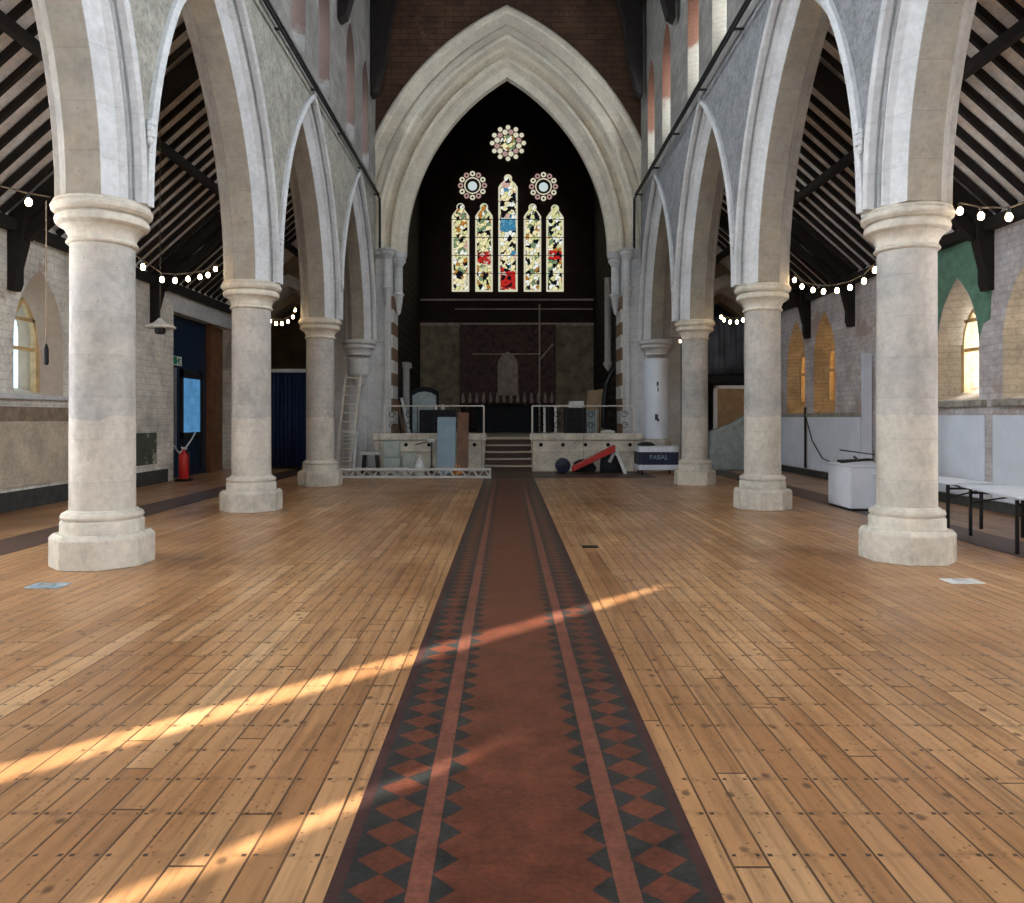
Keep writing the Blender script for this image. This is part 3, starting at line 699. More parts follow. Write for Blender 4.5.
for s in (-1, 1):
    for j, y in enumerate((20.7, 14.49+2.25, 12.24)):
        side = 'left' if s < 0 else 'right'
        r = empty('nave_roof_post', (s*XN, y, 0), f"black timber wall post hanging high on the {side} nave wall, {['beside the great arch','above the third column','above the second column'][j]}", 'roof post', 'nave roof posts')
        P = [(0, ZT), (-1.3, 14.4), (-.75, 13.1), (-.50, 12.2), (-.40, 11.2), (-.16, 10.3), (0, 10.2)]
        MB().prism(P, lambda u, v, t: (s*u*1.0, t, v), -.16, .16).build('curved_post', M['timber'], r)

# ------------------------------------------------------------------ chancel interior
CF = .9
b = MB(); b.box(-3.9, 3.9, 22.5, 32, .0, CF); struct(b.build('floor_chancel', M['tread'], None))
for k in range(5):
    b = MB(); z1_ = CF*(k+1)/5-.02; b.box(-.62, .70, 21.0+k*.32, 22.5, CF*k/5, z1_-.03, 1); b.box(-.64, .72, 20.97+k*.32, 22.5, z1_-.03, z1_, 0)
    o = b.build('chancel_step', [M['tread'], M['riser']], None)
    tag(o, f"{['lowest','second','third','fourth','top'][k]} pale stone step with brown riser between the low chancel walls", 'step', 'chancel steps')
b = MB()
for s in (-1, 1): b.box(s*3.6, s*4.0, 22.45, 31.9, 0, 15)
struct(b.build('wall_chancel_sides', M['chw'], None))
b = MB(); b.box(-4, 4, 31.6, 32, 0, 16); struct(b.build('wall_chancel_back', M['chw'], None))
b = MB(); b.box(-4, 4, 22.4, 32, 15, 15.2); struct(b.build('ceiling_chancel', M['timber'], None))
b = MB()
b.box(-3.6, -1.92, 31.55, 31.62, CF, 5.3); b.box(2.0, 3.6, 31.55, 31.62, CF, 5.3); struct(b.build('trim_plaster_panels', M['chp'], None))
b = MB(); b.box(-3.6, 3.6, 31.45, 31.62, 5.3, 5.42); b.box(-3.6, 3.6, 31.5, 31.62, 6.35, 6.42); struct(b.build('trim_ledge', M['niche'], None))
# chancel side colonnettes
for s in (-1, 1):
    r = empty('wall_shaft', (s*3.48, 26.2, 0), f"tall pale shaft against the {'left' if s<0 else 'right'} chancel side wall", 'wall shaft')
    MB().lathe([(.12, .9), (.12, 3.2)] if s < 0 else [(.12, 3.4), (.12, 6.3)], n=14).build('shaft', M['band2'], r, 35)
    MB().lathe([(.2, 3.2), (.2, 3.34), (.13, 3.4)] if s < 0 else [(.03, 3.1), (.18, 3.34), (.13, 3.42)], n=14).build('cap', M['band2'], r, 35)
# stained lancets
def lancet(i, px, ztop, w, zbot=6.72):
    x = (px-VX)*31.55/F; r = w/2; Y = 31.56
    def ol(d):
        a = r-d; zs = ztop-.55
        L = [(x-a, zbot+d), (x-a, zs)]
        L += [(x-a+.02+.06*k/3, zs+.10*k/3+.02) for k in range(1, 4)]
        hr = .17-d*.6; cz = ztop-.19
        L += [(x+hr*math.cos(t), cz+hr*math.sin(t)) for t in [PI*1.15-PI*1.3*k/8 for k in range(9)]]
        L += [(2*x-u, z) for u, z in L[4:1:-1]]
        return L+[(x+a, zs), (x+a, zbot+d)]
    A, B = ol(0), ol(.07); n = len(A); b = MB()
    for k in range(n): b.add([(A[k][0], Y, A[k][1]), (A[(k+1) % n][0], Y, A[(k+1) % n][1]), (B[(k+1) % n][0], Y, B[(k+1) % n][1]), (B[k][0], Y, B[k][1])], [(0, 1, 2, 3)])
    w_ = struct(b.build(f'window_{60+i}', BORD, None))
    b = MB(); b.add([(u, Y-.004, z) for u, z in B], [tuple(range(n))]); b.build('stained_pane', SG[i], w_)
    a = r-.085
    if i == 2:
        b = MB(); b.add([(x-a, Y-.008, 9.25), (x+a, Y-.008, 9.25), (x+a, Y-.008, 9.75), (x-a, Y-.008, 9.75)], [(0, 1, 2, 3)]); b.build('blue_pane', SGB, w_)
        b = MB(); b.add([(x-a, Y-.008, 6.82), (x+a, Y-.008, 6.82), (x+a, Y-.008, 7.55), (x-a, Y-.008, 7.75)], [(0, 1, 2, 3)]); b.build('red_pane', SGR, w_)
    if i == 1:
        b = MB(); b.add([(x-a, Y-.008, 7.9), (x+a, Y-.008, 7.85), (x+a, Y-.008, 8.4), (x-a, Y-.008, 8.35)], [(0, 1, 2, 3)]); b.build('red_pane', SGR, w_)
    if i == 4:
        b = MB(); b.add([(x-a, Y-.008, 8.1), (x+a, Y-.008, 8.0), (x+a, Y-.008, 8.4), (x-a, Y-.008, 8.45)], [(0, 1, 2, 3)]); b.build('red_pane', SGR, w_)
    f = MB()
    for (z_, ) in [(zbot+.75*k,) for k in range(1, 6)]:
        if z_ < ztop-.4: f.box(x-r, x+r, Y-.03, Y-.01, z_-.012, z_+.012)
    f.build('saddle_bars', M['iron'], w_)
for i, (px, zt, w) in enumerate(((460.5, 10.42, .72), (484, 10.42, .72), (508, 11.62, .80), (532.5, 10.40, .72), (555, 10.36, .72))): lancet(i, px, zt, w)
def disc(b, x, z, r, Y, n=14, mi=0):
    b.add([(x+r*math.cos(2*PI*k/n), Y, z+r*math.sin(2*PI*k/n)) for k in range(n)], [tuple(range(n))], mi)
PINK = emit('rose_pink_glass', (.55, .36, .32), .7)
for i, (px, py, R) in enumerate(((508, 143, .75), (472.5, 185.5, .60), (543.5, 186.5, .60))):
    x, _, z = at(px, py, 31.55); b = MB(); Y = 31.555
    if i == 0:
        for k in range(12): t = PI/2+k*PI/6; disc(b, x+R*.87*math.cos(t), z+R*.87*math.sin(t), R*.13, Y, 12, 0)
        for k in range(12): t = PI/2+(k+.5)*PI/6; disc(b, x+R*.62*math.cos(t), z+R*.62*math.sin(t), R*.15, Y, 12, k % 2)
        disc(b, x, z, R*.44, Y, 20, 2)
    else:
        for k in range(12): t = PI/2+k*PI/6; disc(b, x+R*.82*math.cos(t), z+R*.82*math.sin(t), R*.19, Y, 12, k % 2)
        for k in range(24):
            t, t2 = k*PI/12, (k+1)*PI/12
            b.add([(x+R*.58*math.cos(t), Y, z+R*.58*math.sin(t)), (x+R*.58*math.cos(t2), Y, z+R*.58*math.sin(t2)), (x+R*.5*math.cos(t2), Y, z+R*.5*math.sin(t2)), (x+R*.5*math.cos(t), Y, z+R*.5*math.sin(t))], [(0, 1, 2, 3)], 0)
        disc(b, x, z-.02, R*.32, Y, 16, 2)
    struct(b.build(f'window_{70+i}', [BORD, PINK, SG[3] if i == 0 else emit('rose_centre_glass_%d' % i, (.62, .72, .72), .85)], None, recalc=False))
    if i:
        f = MB(); 
        for k in range(12): t = PI/2+k*PI/6; disc(f, x+R*.82*math.cos(t), z+R*.82*math.sin(t), R*.08, Y-.006, 8)
        f.build('lead_pattern', M['ldark'], bpy.data.objects[f'window_{70+i}'])

# reredos and altar
r = empty('reredos', (0, 31.5, CF), 'dark carved brown reredos with a pale arched niche behind the altar', 'reredos')
MB().box(-1.92, 2.0, -.15, .1, 1.2, 4.4).build('carved_panel', M['rere'], r)
b = MB(); 
b.prism(outline(0.03, .42, 1.5, 2.7, .65, 6), lambda u, v, t: (u, t, v), -.22, -.14); b.build('niche', M['niche'], r)
b = MB()
for x in (-1.9, -1.35, -.75, .75, 1.25, 1.95): b.box(x-.05, x+.05, -.24, -.1, 1.0, 4.3)
for z_ in (1.15, 2.6, 3.4, 4.4): b.box(-1.95, 2.02, -.2, -.1, z_, z_+.07)
b.build('tracery_rib', M['niche' if False else 'rere'], r)
b = MB()
for k in range(14): x = -1.8+k*.28; b.lathe([(.05, 0), (.08, .1), (.05, .3), (.02, .42)], (x, -.3, 1.2), 6)
b.build('carved_finials', M['niche'], r)
r = empty('altar_table', (.05, 30.4, CF), 'black covered altar table before the reredos', 'altar')
MB().box(-1.3, 1.3, -.4, .4, .95, 1.05).build('tabletop', M['black'], r, bevel=.01); MB().box(-1.25, 1.25, -.36, .36, 0, .95).build('frontal', M['black'], r, bevel=.01)
r = empty('tubular_lighting_stand', (0, 28.5, CF), 'thin pale tubular stand with two crossbars and a diagonal strut inside the chancel', 'stand')
b = MB(); x = (539.5-VX)*28.5/F
MB().tube([(x, 0, 0), (x, 0, 4.85)], .03).build('pole', M['niche'], r, 40)
for py, xa, xb in ((309, 455, 593), (324, 461, 593), (354, 472, 540)):
    zz = H+(VY-py)*28.5/F-CF; MB().tube([((xa-VX)*28.5/F, 0, zz), ((xb-VX)*28.5/F, 0, zz)], .022).build('crossbar', M['niche'], r, 40)
MB().tube([(x, 0, 2.75), (x+.5, 0, 3.35)], .03).build('strut', M['niche'], r, 40)
MB().box(x-.4, x+.4, -.25, .25, 0, .04).build('foot', M['iron'], r)

# low chancel walls with rails
def lowwall(xa, xb, holes, label, raillab, rx0, rx1):
    r = empty('low_wall', ((xa+xb)/2, 21.0, 0), label, 'low wall', 'low chancel walls'); c = (xa+xb)/2; xa, xb = xa-c, xb-c
    MB().box(xa+.03, xb-.03, -.10, .22, 0, .72).build('lower_course', M['lwall'], r, bevel=.008)
    MB().box(xa, xb, -.14, .22, .54, .60).build('string_mould', M['lwall'], r, bevel=.01)
    MB().box(xa+.02, xb-.02, -.12, .22, .60, .84).build('panel_course', M['lwall'], r)
    MB().box(xa-.03, xb+.03, -.19, .27, .86, 1.05).build('coping', M['lwall'], r, bevel=.025)
    for px in holes:
        x = (px-VX)*20.88/F-c; b = MB()
        for k in range(4): t = k*PI/2; b.prism([(x+.025*math.cos(t)+.034*math.cos(q*PI/4), .74+.025*math.sin(t)+.034*math.sin(q*PI/4)) for q in range(8)], lambda u, v, t_: (u, t_, v), -.126-.001*k, -.11)
        b.build('quatrefoil', M['ldark'], r)
    g = empty('altar_rail', (c, 21.05, 1.05), raillab, 'railing', 'chancel railings')
    MB().bar((rx0-c, 0, .76), (rx1-c, 0, .76), .035, .035).build('handrail', M['pale'], g)
    n = int((rx1-rx0)/.45)
    for k in range(n+1):
        x = rx0+(rx1-rx0)*k/n-c; MB().bar((x, 0, 0), (x, 0, .76), .022 if 0 < k < n else .045).build('post', M['iron'] if 0 < k < n else M['pale'], g)
        if k < n:
            for q in range(2):
                pts = [(x+.22+.10*math.cos(t)*(1-t/14), 0, .22+q*.3+.10*math.sin(t)*(1-t/14)) for t in [.6*j for j in range(14)]]
                MB().tube(pts, .010, 5).build('scroll', M['iron'], g)
lowwall(-3.66, -.60, (406, 429, 452, 474.5), 'low carved stone wall left of the chancel steps', 'iron scroll railing with pale handrail on the left low wall', -3.4, -.64)
lowwall(.66, 3.66, (541, 563, 585.5, 608, 630), 'low carved stone wall right of the chancel steps', 'iron scroll railing with pale handrail on the right low wall', .7, 3.5)

# ------------------------------------------------------------------ clutter, left
def simple(b, name, mat, label, cat, group=None, smooth=None, bevel=0.0):
    return tag(b.build(name, mat, None, smooth, bevel), label, cat, group)
# extension ladder leaning on left jamb
r = empty('extension_ladder', (0, 0, 0), 'tall pale extension ladder leaning on the left chancel wall', 'ladder')
A0 = Vector((-4.40, 20.25, .03)); B0 = Vector((-4.18, 20.72, 2.66))
def ladder(r, A, B, w, mat, n, dx=Vector((1, 0, 0)), rail=.06):
    for t in (-1, 1): MB().bar(A+dx*(t*w/2), B+dx*(t*w/2), .05, rail, up=(0, 1, 0)).build('stile', mat, r)
    for k in range(n):
        p_ = A.lerp(B, (k+.6)/n); MB().tube([p_-dx*w/2, p_+dx*w/2], .024, 6).build('rung', mat, r, 40)
ladder(r, A0, B0, .40, M['pale'], 11, rail=.07)
r = empty('step_ladder', (0, 0, 0), 'short silver folding step ladder at the foot of the tall ladder', 'ladder')
ladder(r, Vector((-4.14, 19.45, .02)), Vector((-4.11, 19.75, 1.1)), .42, M['steel'], 5, rail=.09)
for t in (-1, 1): MB().bar((-4.12+t*.2, 20.05, .02), (-4.11+t*.17, 19.77, 1.08), .03, .05, up=(0, 1, 0)).build('rear_leg', M['steel'], r)
MB().box(-4.30, -3.92, 19.66, 19.86, 1.09, 1.13).build('top_step', M['steel'], r)
r = empty('work_platform', (-3.62, 20.2, 0), 'low white topped platform on black legs beside the ladders', 'platform')
MB().box(-.26, .26, -.2, .2, .5, .57).build('platform_top', M['chrome'], r, bevel=.01)
for sx in (-.2, .2):
    for sy in (-.15, .15): MB().bar((sx, sy, 0), (sx*.8, sy, .5), .05).build('leg', M['iron'], r)
# stacked blocks
for k, (z0, w) in enumerate(((0, .44), (.43, .40))):
    simple(MB().box(-3.28-w*.1, -3.28+w*.95, 20.35, 20.7, z0, z0+.42), 'stone_block', M['green_box'], ['grey green stone block on the floor against the left low wall', 'grey green stone block, upper one of the pair at the left low wall'][k], 'stone block', 'stacked stone blocks', bevel=.015)
simple(MB().box(-2.78, -2.48, 20.3, 20.6, .0, .52), 'storage_box', M['green_box'], 'pale green upright box in front of the left low wall', 'box', bevel=.015)
# floor truss
r = empty('lighting_truss', (0, 18.6, 0), 'long white triangulated metal truss lying across the floor on the left', 'truss')
xa, xb = (338-VX)*18.6/F, (490-VX)*18.6/F
for y in (-.12, .12):
    for z_ in (.03, .22): MB().tube([(xa, y, z_), (xb, y, z_)], .026, 8).build('chord', M['chrome'], r, 40)
n = 13
for y in (-.12, .12):
    b = MB()
    for k in range(n):
        u0, u1 = xa+(xb-xa)*k/n, xa+(xb-xa)*(k+1)/n; b.tube([(u0, y, .03), ((u0+u1)/2, y, .22), (u1, y, .03)], .014, 6)
    b.build('lacing', M['chrome'], r, 40)
for x in (xa, xb): MB().box(x-.025, x+.025, -.14, .14, .005, .245).build('end_frame', M['chrome'], r)
# blue grey panel, wooden board
simple(MB().prism([(0, 0), (.5, 0), (.5, 1.5), (0, 1.5)], lambda u, v, t: (-1.88+u, 20.15+t+v*.28, v), 0, .05), 'mirror_panel', M['panelb'], 'blue grey panel leaning upright on the left low wall', 'panel', bevel=.006)
simple(MB().prism([(0, 0), (.3, 0), (.3, 1.62), (0, 1.62)], lambda u, v, t: (-1.34+u, 20.2+t+v*.27, v), 0, .05), 'wooden_board', M['timber2'], 'brown wooden board standing beside the blue grey panel', 'board', bevel=.006)
r = empty('work_lamp', (-1.28, 19.6, 0), 'small orange work lamp on the floor by the wooden board', 'lamp')
MB().lathe([(.10, 0), (.13, .05), (.11, .13), (.04, .16)], n=14).build('body', M['orange'], r, 35); MB().tube([(-.08, 0, .13), (-.05, 0, .24), (.05, 0, .24), (.08, 0, .13)], .012, 6).build('handle', M['orange'], r, 40)
r = empty('paint_bottle', (-2.22, 19.2, 0), 'white plastic bottle standing behind the floor truss', 'bottle')
MB().lathe([(.13, 0), (.14, .05), (.13, .32), (.06, .42), (.045, .46)], n=14).build('body', M['pot'], r, 35); MB().lathe([(.06, .46), (.06, .53), (.01, .54)], n=12).build('cap', M['chrome'], r, 35)
simple(MB().lathe([(.08, 0), (.15, .06), (.17, .22), (.16, .23)], (-2.66, 19.15, 0), 16), 'paint_tub', M['pot'], 'low white tub on the floor behind the truss', 'tub', smooth=35)
r = empty('microphone_stand', (-1.95, 19.9, 0), 'black angled microphone stand with white clip near the blue grey panel', 'stand')
MB().tube([(-.02, 0, .05), (-.02, 0, .85)], .016, 6).build('pole', M['iron'], r, 40); MB().tube([(-.45, 0, .78), (.12, 0, .9)], .014, 6).build('boom', M['iron'], r, 40); MB().box(-.12, .08, -.04, .04, .84, .92).build('clip', M['pot'], r, bevel=.01)
for k in range(3): t = k*2.1+.4; MB().tube([(-.02, 0, .22), (.24*math.cos(t), .24*math.sin(t), .02)], .014, 6).build('leg', M['iron'], r, 40)
# on the chancel floor left: picture frame, amplifier, small items, leaning white things
r = empty('arched_picture_frame', (-2.62, 24.1, CF), 'black arch-topped framed panel standing behind the left railing', 'frame')
P = [(-.46, 0), (.46, 0), (.46, 1.36), (.25, 1.48), (0, 1.52), (-.25, 1.48), (-.46, 1.36)]
Q = [(u*.82, .06+v*.86) for u, v in P]
b = MB(); n = len(P); fn_ = lambda u, t, v: (u, t, v+.05)
for k in range(n):
    b.add([fn_(P[k][0], -.04, P[k][1]), fn_(P[(k+1) % n][0], -.04, P[(k+1) % n][1]), fn_(Q[(k+1) % n][0], -.04, Q[(k+1) % n][1]), fn_(Q[k][0], -.04, Q[k][1]),
           fn_(P[k][0], .04, P[k][1]), fn_(P[(k+1) % n][0], .04, P[(k+1) % n][1]), fn_(Q[(k+1) % n][0], .04, Q[(k+1) % n][1]), fn_(Q[k][0], .04, Q[k][1])], [(0, 1, 2, 3), (4, 5, 6, 7), (0, 1, 5, 4), (2, 3, 7, 6)])
b.build('frame', M['black'], r); MB().prism(Q, lambda u, v, t: fn_(u, t, v), -.01, .02).build('picture', M['plastic'], r)
simple(MB().box(-2.62, -1.55, 22.7, 23.1, CF, 1.72), 'speaker_cabinet', M['black'], 'wide black speaker cabinet behind the left railing', 'speaker', bevel=.02)
for k, x in enumerate((-2.15, -1.93)):
    simple(MB().lathe([(.05, 0), (.06, .04), (.05, .12), (.02, .17)], (x, 22.85, 1.72), 10), 'white_cup', M['pot'], ['white cup on the black speaker cabinet, left one', 'white cup on the black speaker cabinet, right one'][k], 'cup', 'cups on the cabinet', smooth=40)
for k in range(3):
    a_ = Vector((-3.3+k*.16, 23.2+k*.1, CF)); c_ = a_+Vector((-.22-.05*k, .35, 1.0+.1*k))
    simple(MB().bar(a_, c_, .09, .035), 'leaning_plank', M['pot'] if k == 2 else M['timber2'], ['dark red brown plank leaning left behind the left railing', 'red brown plank leaning between a dark and a white plank', 'white plank leaning behind the left railing'][k], 'plank', 'leaning planks')
# ------------------------------------------------------------------ clutter, right
r = empty('packing_case', (2.05, 22.9, CF), 'black box with white lid bundle behind the right railing', 'box')
MB().box(-.32, .30, -.2, .2, 0, .88).build('box_body', M['black'], r, bevel=.01)
simple(MB().box(1.87, 2.3, 22.75, 23.1, CF+.88, CF+1.08), 'white_carton', M['pot'], 'white carton sitting on the black box behind the right railing', 'box', bevel=.01)
b = MB(); 
for k in range(4): b.box(2.38+k*.08, 2.44+k*.08, 22.6, 22.85, CF, 1.7+.02*(k % 2))
simple(b, 'bottled_water_pack', M['plastic'], 'blue white wrapped pack standing next to the black box', 'pack', bevel=.01)
simple(MB().prism([(0, 0), (.62, 0), (.62, 1.5), (.08, 1.42)], lambda u, v, t: (2.45+u, 24.0+t, CF+v), 0, .06), 'plywood_sheet', M['oakd'], 'tan plywood sheet standing behind the right railing', 'board', bevel=.004)
pts = [at(603, 428, 22.8), at(604, 405, 22.8), at(606, 385, 22.9), at(612, 373, 23), at(618, 366, 23), at(620, 352, 23)]
simple(MB().tube(pts, .075, 8), 'flexible_duct', M['iron'], 'black bent duct rising at the right side of the chancel opening', 'duct', smooth=50)
for k, x in enumerate((1.05, 1.36)):
    simple(MB().tube([(x, 21.3, 1.06), (x, 21.3, 1.77)], .035, 8), 'white_post', M['pot'], f"short white post on the right low wall, {['left','right'][k]} of two", 'post', 'white posts', smooth=40)
# red board, navy drum, black sacks, white legs
simple(MB().prism([(0, 0), (1.12, .53), (1.12, .71), (0, .14)], lambda u, v, t: (1.72+u, 19.9+t, .06+v), 0, .30), 'red_ramp', M['red'], 'bright red sloping board leaning on the black bags at right', 'board', bevel=.015)
r = empty('navy_drum', (1.50, 20.45, .2), 'round navy drum lying on its side at the right low wall', 'drum')
b = MB(); b.xf = Matrix.Rotation(PI/2, 4, 'X'); b.lathe([(.17, -.14), (.2, -.12), (.2, .12), (.17, .14)], n=20); b.build('drum_body', M['navy2'], r, 35)
b = MB(); b.xf = Matrix.Rotation(PI/2, 4, 'X'); b.lathe([(.05, .138), (.05, .16)], n=10); b.build('hub', M['iron'], r, 35)
def sack(cx, cy, w, d, h, label):
    b = MB(); pr = [(.1, 0), (.48, .02), (.52, .35), (.42, .75), (.18, .97), (.02, 1)]
    n = 14; vs = []
    for r_, z_ in pr:
        for k in range(n): t = 2*PI*k/n; q = 1+.1*math.sin(3*t+z_*5); vs.append((cx+w*r_*q*math.cos(t), cy+d*r_*q*math.sin(t), h*z_))
    fs = [(i*n+k, i*n+(k+1) % n, (i+1)*n+(k+1) % n, (i+1)*n+k) for i in range(len(pr)-1) for k in range(n)]+[tuple(range(n))[::-1], tuple(range((len(pr)-1)*n, len(pr)*n))]
    b.add(vs, fs); simple(b, 'black_sack', M['black'], label, 'bag', 'black sacks', smooth=60)
sack(2.08, 20.62, .62, .30, .36, 'black sack on the floor under the red board')
sack(2.80, 20.55, .62, .35, .50, 'black sack between the red board and the white trestle')
simple(MB().bar((2.88, 20.1, .62), (3.12, 20.0, .0), .08, .03, up=(0, 1, 0)).bar((2.86, 20.1, .62), (2.72, 20.2, .3), .08, .03, up=(0, 1, 0)), 'folded_white_trestle', M['pot'], 'bent white metal piece leaning beside the navy table cover', 'trestle')
simple(MB().lathe([(.16, 0), (.2, .02), (.2, .06), (.05, .1)], (2.8, 21.1, 1.05), 12), 'coiled_hose', M['pot'], 'small pale coil lying on the right low wall', 'coil', smooth=40)
# table with printed cover
r = empty('covered_table', (3.9, 19.9, 0), 'table under a navy cover with white bands and pale lettering', 'table')
MB().box(-.50, .50, -.35, .35, .70, .74).build('tabletop', M['pot'], r, bevel=.01)
b = MB()
N = 30
def cov(z0, z1, mi, off=0.0):
    for side in range(3):
        for k in range(N):
            def q(kk):
                t = kk/N
                if side == 0: return (-.51+1.02*t, -.36-off+.006*math.sin(kk*1.7))
                if side == 1: return (-.51-off, -.36+.72*t)
                return (.51+off, -.36+.72*t)
            a_, c_ = q(k), q(k+1)
            b.add([(*a_, z0), (*c_, z0), (*c_, z1), (*a_, z1)], [(0, 1, 2, 3)], mi)
cov(.14, .27, 1); cov(.27, .60, 0); cov(.60, .745, 1)
b.add([(-.51, -.36, .745), (.51, -.36, .745), (.51, .36, .745), (-.51, .36, .745)], [(0, 1, 2, 3)], 1)
b.build('table_cover', [M['navy2'], M['white']], r, 30)
for sx in (-.42, .42):
    for sy in (-.28, .28): MB().bar((sx, sy, 0), (sx, sy, .7), .035).build('leg', M['iron'], r)
def text(s_, size, loc, parent, mat, name='lettering'):
    c = bpy.data.curves.new(name, 'FONT'); c.body = s_; c.size = size; c.align_x = 'CENTER'; c.extrude = .002
    o = bpy.data.objects.new(name, c); col.objects.link(o); bpy.context.view_layer.update()
    dg = bpy.context.evaluated_depsgraph_get(); me = bpy.data.meshes.new_from_object(o.evaluated_get(dg))
    bpy.data.objects.remove(o); me.materials.clear(); me.materials.append(mat)
    m = bpy.data.objects.new(name, me); col.objects.link(m); m.location = loc; m.rotation_euler = (PI/2, 0, 0); m.parent = parent; return m
text('FABAL', .17, (.0, -.372, .41), r, M['panelb'])
# folded cloth heap on it
simple(MB().lathe([(.22, 0), (.24, .03), (.15, .08), (.03, .1)], (3.65, 19.95, .75), 12), 'dark_cloth', M['black'], 'crumpled black cloth on the navy covered table', 'cloth', smooth=60)

# ------------------------------------------------------------------ left aisle: door, exit sign, extinguisher, curtain, pendant
b = MB(); b.box(-8.9, -8.2, 18.0, 21.1, 0, 4.0); 
r = struct(MB().box(-8.24, -8.14, 18.02, 20.55, 0, 4.0).build('door_1', M['dblue'], None))
MB().box(-8.15, -8.11, 19.0, 20.1, 1.1, 2.48).build('door_glass', M['glassb'], r); 
b = MB(); b.box(-8.14, -8.09, 18.9, 19.02, .1, 2.7); b.box(-8.14, -8.09, 20.08, 20.2, .1, 2.7); b.box(-8.14, -8.09, 18.9, 20.2, 2.48, 2.7); b.box(-8.14, -8.09, 18.9, 20.2, .95, 1.11)
b.build('door_frame', M['black'], r)
MB().box(-8.12, -8.07, 18.5, 18.57, .7, 2.7).build('door_handle', M['steel'], r)
r = struct(MB().box(-8.24, -8.16, 20.6, 21.8, 0, 4.0).build('door_2', M['timber2'], None))
b = MB()
for (a, c, z0, z1_) in ((20.75, 21.15, .2, 1.1), (21.25, 21.65, .2, 1.1), (20.75, 21.15, 1.3, 2.6), (21.25, 21.65, 1.3, 2.6), (20.75, 21.65, 2.9, 3.8)): b.box(-8.17, -8.13, a, c, z0, z1_)
b.build('door_panel', M['timber2'], r, bevel=.01)
b = MB(); b.box(-8.12, -7.98, 20.5, 20.64, 0, 4.0); struct(b.build('trim_door_post', M['timber2'], None))
b = MB(); b.box(-7.905, -7.88, 17.95, 22.0, 4.0, 4.38); struct(b.build('trim_lintel', M['hood'], None))
r = empty('exit_sign', (-8.07, 18.55, 2.87), 'small green and white running man exit sign above the left door', 'sign')
MB().box(-.02, .02, -.26, .26, -.11, .11).build('sign_panel', M['pot'], r)
SG_ = plain('sign_green', (.02, .28, .12), .5)
b = MB(); b.box(.02, .026, -.24, -.02, -.09, .09); b.build('green_field', SG_, r)
b = MB(); b.box(.02, .027, .05, .10, -.06, .07); b.bar((.024, .10, .02), (.024, .2, .06), .006, .03); b.bar((.024, .08, -.05), (.024, .2, -.08), .006, .03); b.bar((.024, .06, .03), (.024, .0, -.02), .006, .03); b.build('running_figure', SG_, r)
r = empty('fire_extinguisher', (-7.55, 17.75, .06), 'red fire extinguisher standing on a low stand beside the left doorway', 'fire extinguisher')
MB().lathe([(.10, 0), (.115, .03), (.115, .50), (.09, .58), (.04, .63), (.035, .68)], n=20).build('cylinder', M['red'], r, 35)
MB().box(-.05, .07, -.02, .02, .68, .74).build('valve_handle', M['pot'], r, bevel=.005)
MB().tube([(.03, 0, .7), (.14, -.02, .6), (.15, -.02, .3), (.14, -.02, .18)], .014, 6).build('hose', M['iron'], r, 50)
MB().box(-.16, .16, -.14, .14, -.06, 0).build('stand_base', M['iron'], r, bevel=.01)
simple(MB().tube([(-8.03, 18.15, .9), (-7.98, 18.5, .62), (-7.98, 18.9, .75), (-8.0, 19.3, .95), (-8.0, 19.5, 1.1)], .02, 6), 'white_barrier_tape', M['pot'], 'white tape looped across the blue door', 'tape', smooth=50)
# curtain
b = MB(); n = 60; vs = []; fs = []
for k in range(n+1):
    x = -7.0+1.25*k/n; y = 22.12+.045*math.sin(k*1.15)+.02*math.sin(k*.41)
    vs += [(x, y, .06), (x, y-.01, 1.5), (x, y+.01, 2.8)]
for k in range(n):
    for j in range(2): a = k*3+j; fs.append((a, a+3, a+4, a+1))
b.add(vs, fs); r = simple(b, 'blue_curtain', M['navy'], 'tall navy blue curtain hanging at the end of the left aisle', 'curtain', smooth=80)
m_ = r.modifiers.new('t', 'SOLIDIFY'); m_.thickness = .01
MB().box(-7.05, -5.7, 22.07, 22.2, 2.8, 2.9).build('curtain_rail', M['pot'], r)
r = empty('pendant_lamp', (-5.5, 12.05, 0), 'white shallow enamel pendant lamp hanging in the left aisle', 'lamp')
MB().lathe([(.235, 2.90), (.24, 2.915), (.20, 2.945), (.10, 2.98), (.04, 3.04), (.02, 3.06)], n=24).build('lamp_shade', M['chrome'], r, 35)
MB().lathe([(.02, 2.80), (.07, 2.81), (.085, 2.85), (.08, 2.90)], n=16).build('lamp_head', M['iron'], r, 35)
MB().tube([(0, 0, 3.05), (0, 0, 6.6)], .007, 5).build('cord', M['cable'], r)
r = empty('weighted_pull_cord', (-4.82, 7.95, 0), 'thin grey cord with black weight hanging left of the nearest left column', 'cord')
MB().tube([(0, 0, 3.75), (0, 0, 2.25)], .006, 5).build('cord', M['plb'], r); MB().lathe([(.015, 2.03), (.024, 2.05), (.024, 2.20), (.008, 2.25)], n=12).build('weight', M['black'], r, 40)

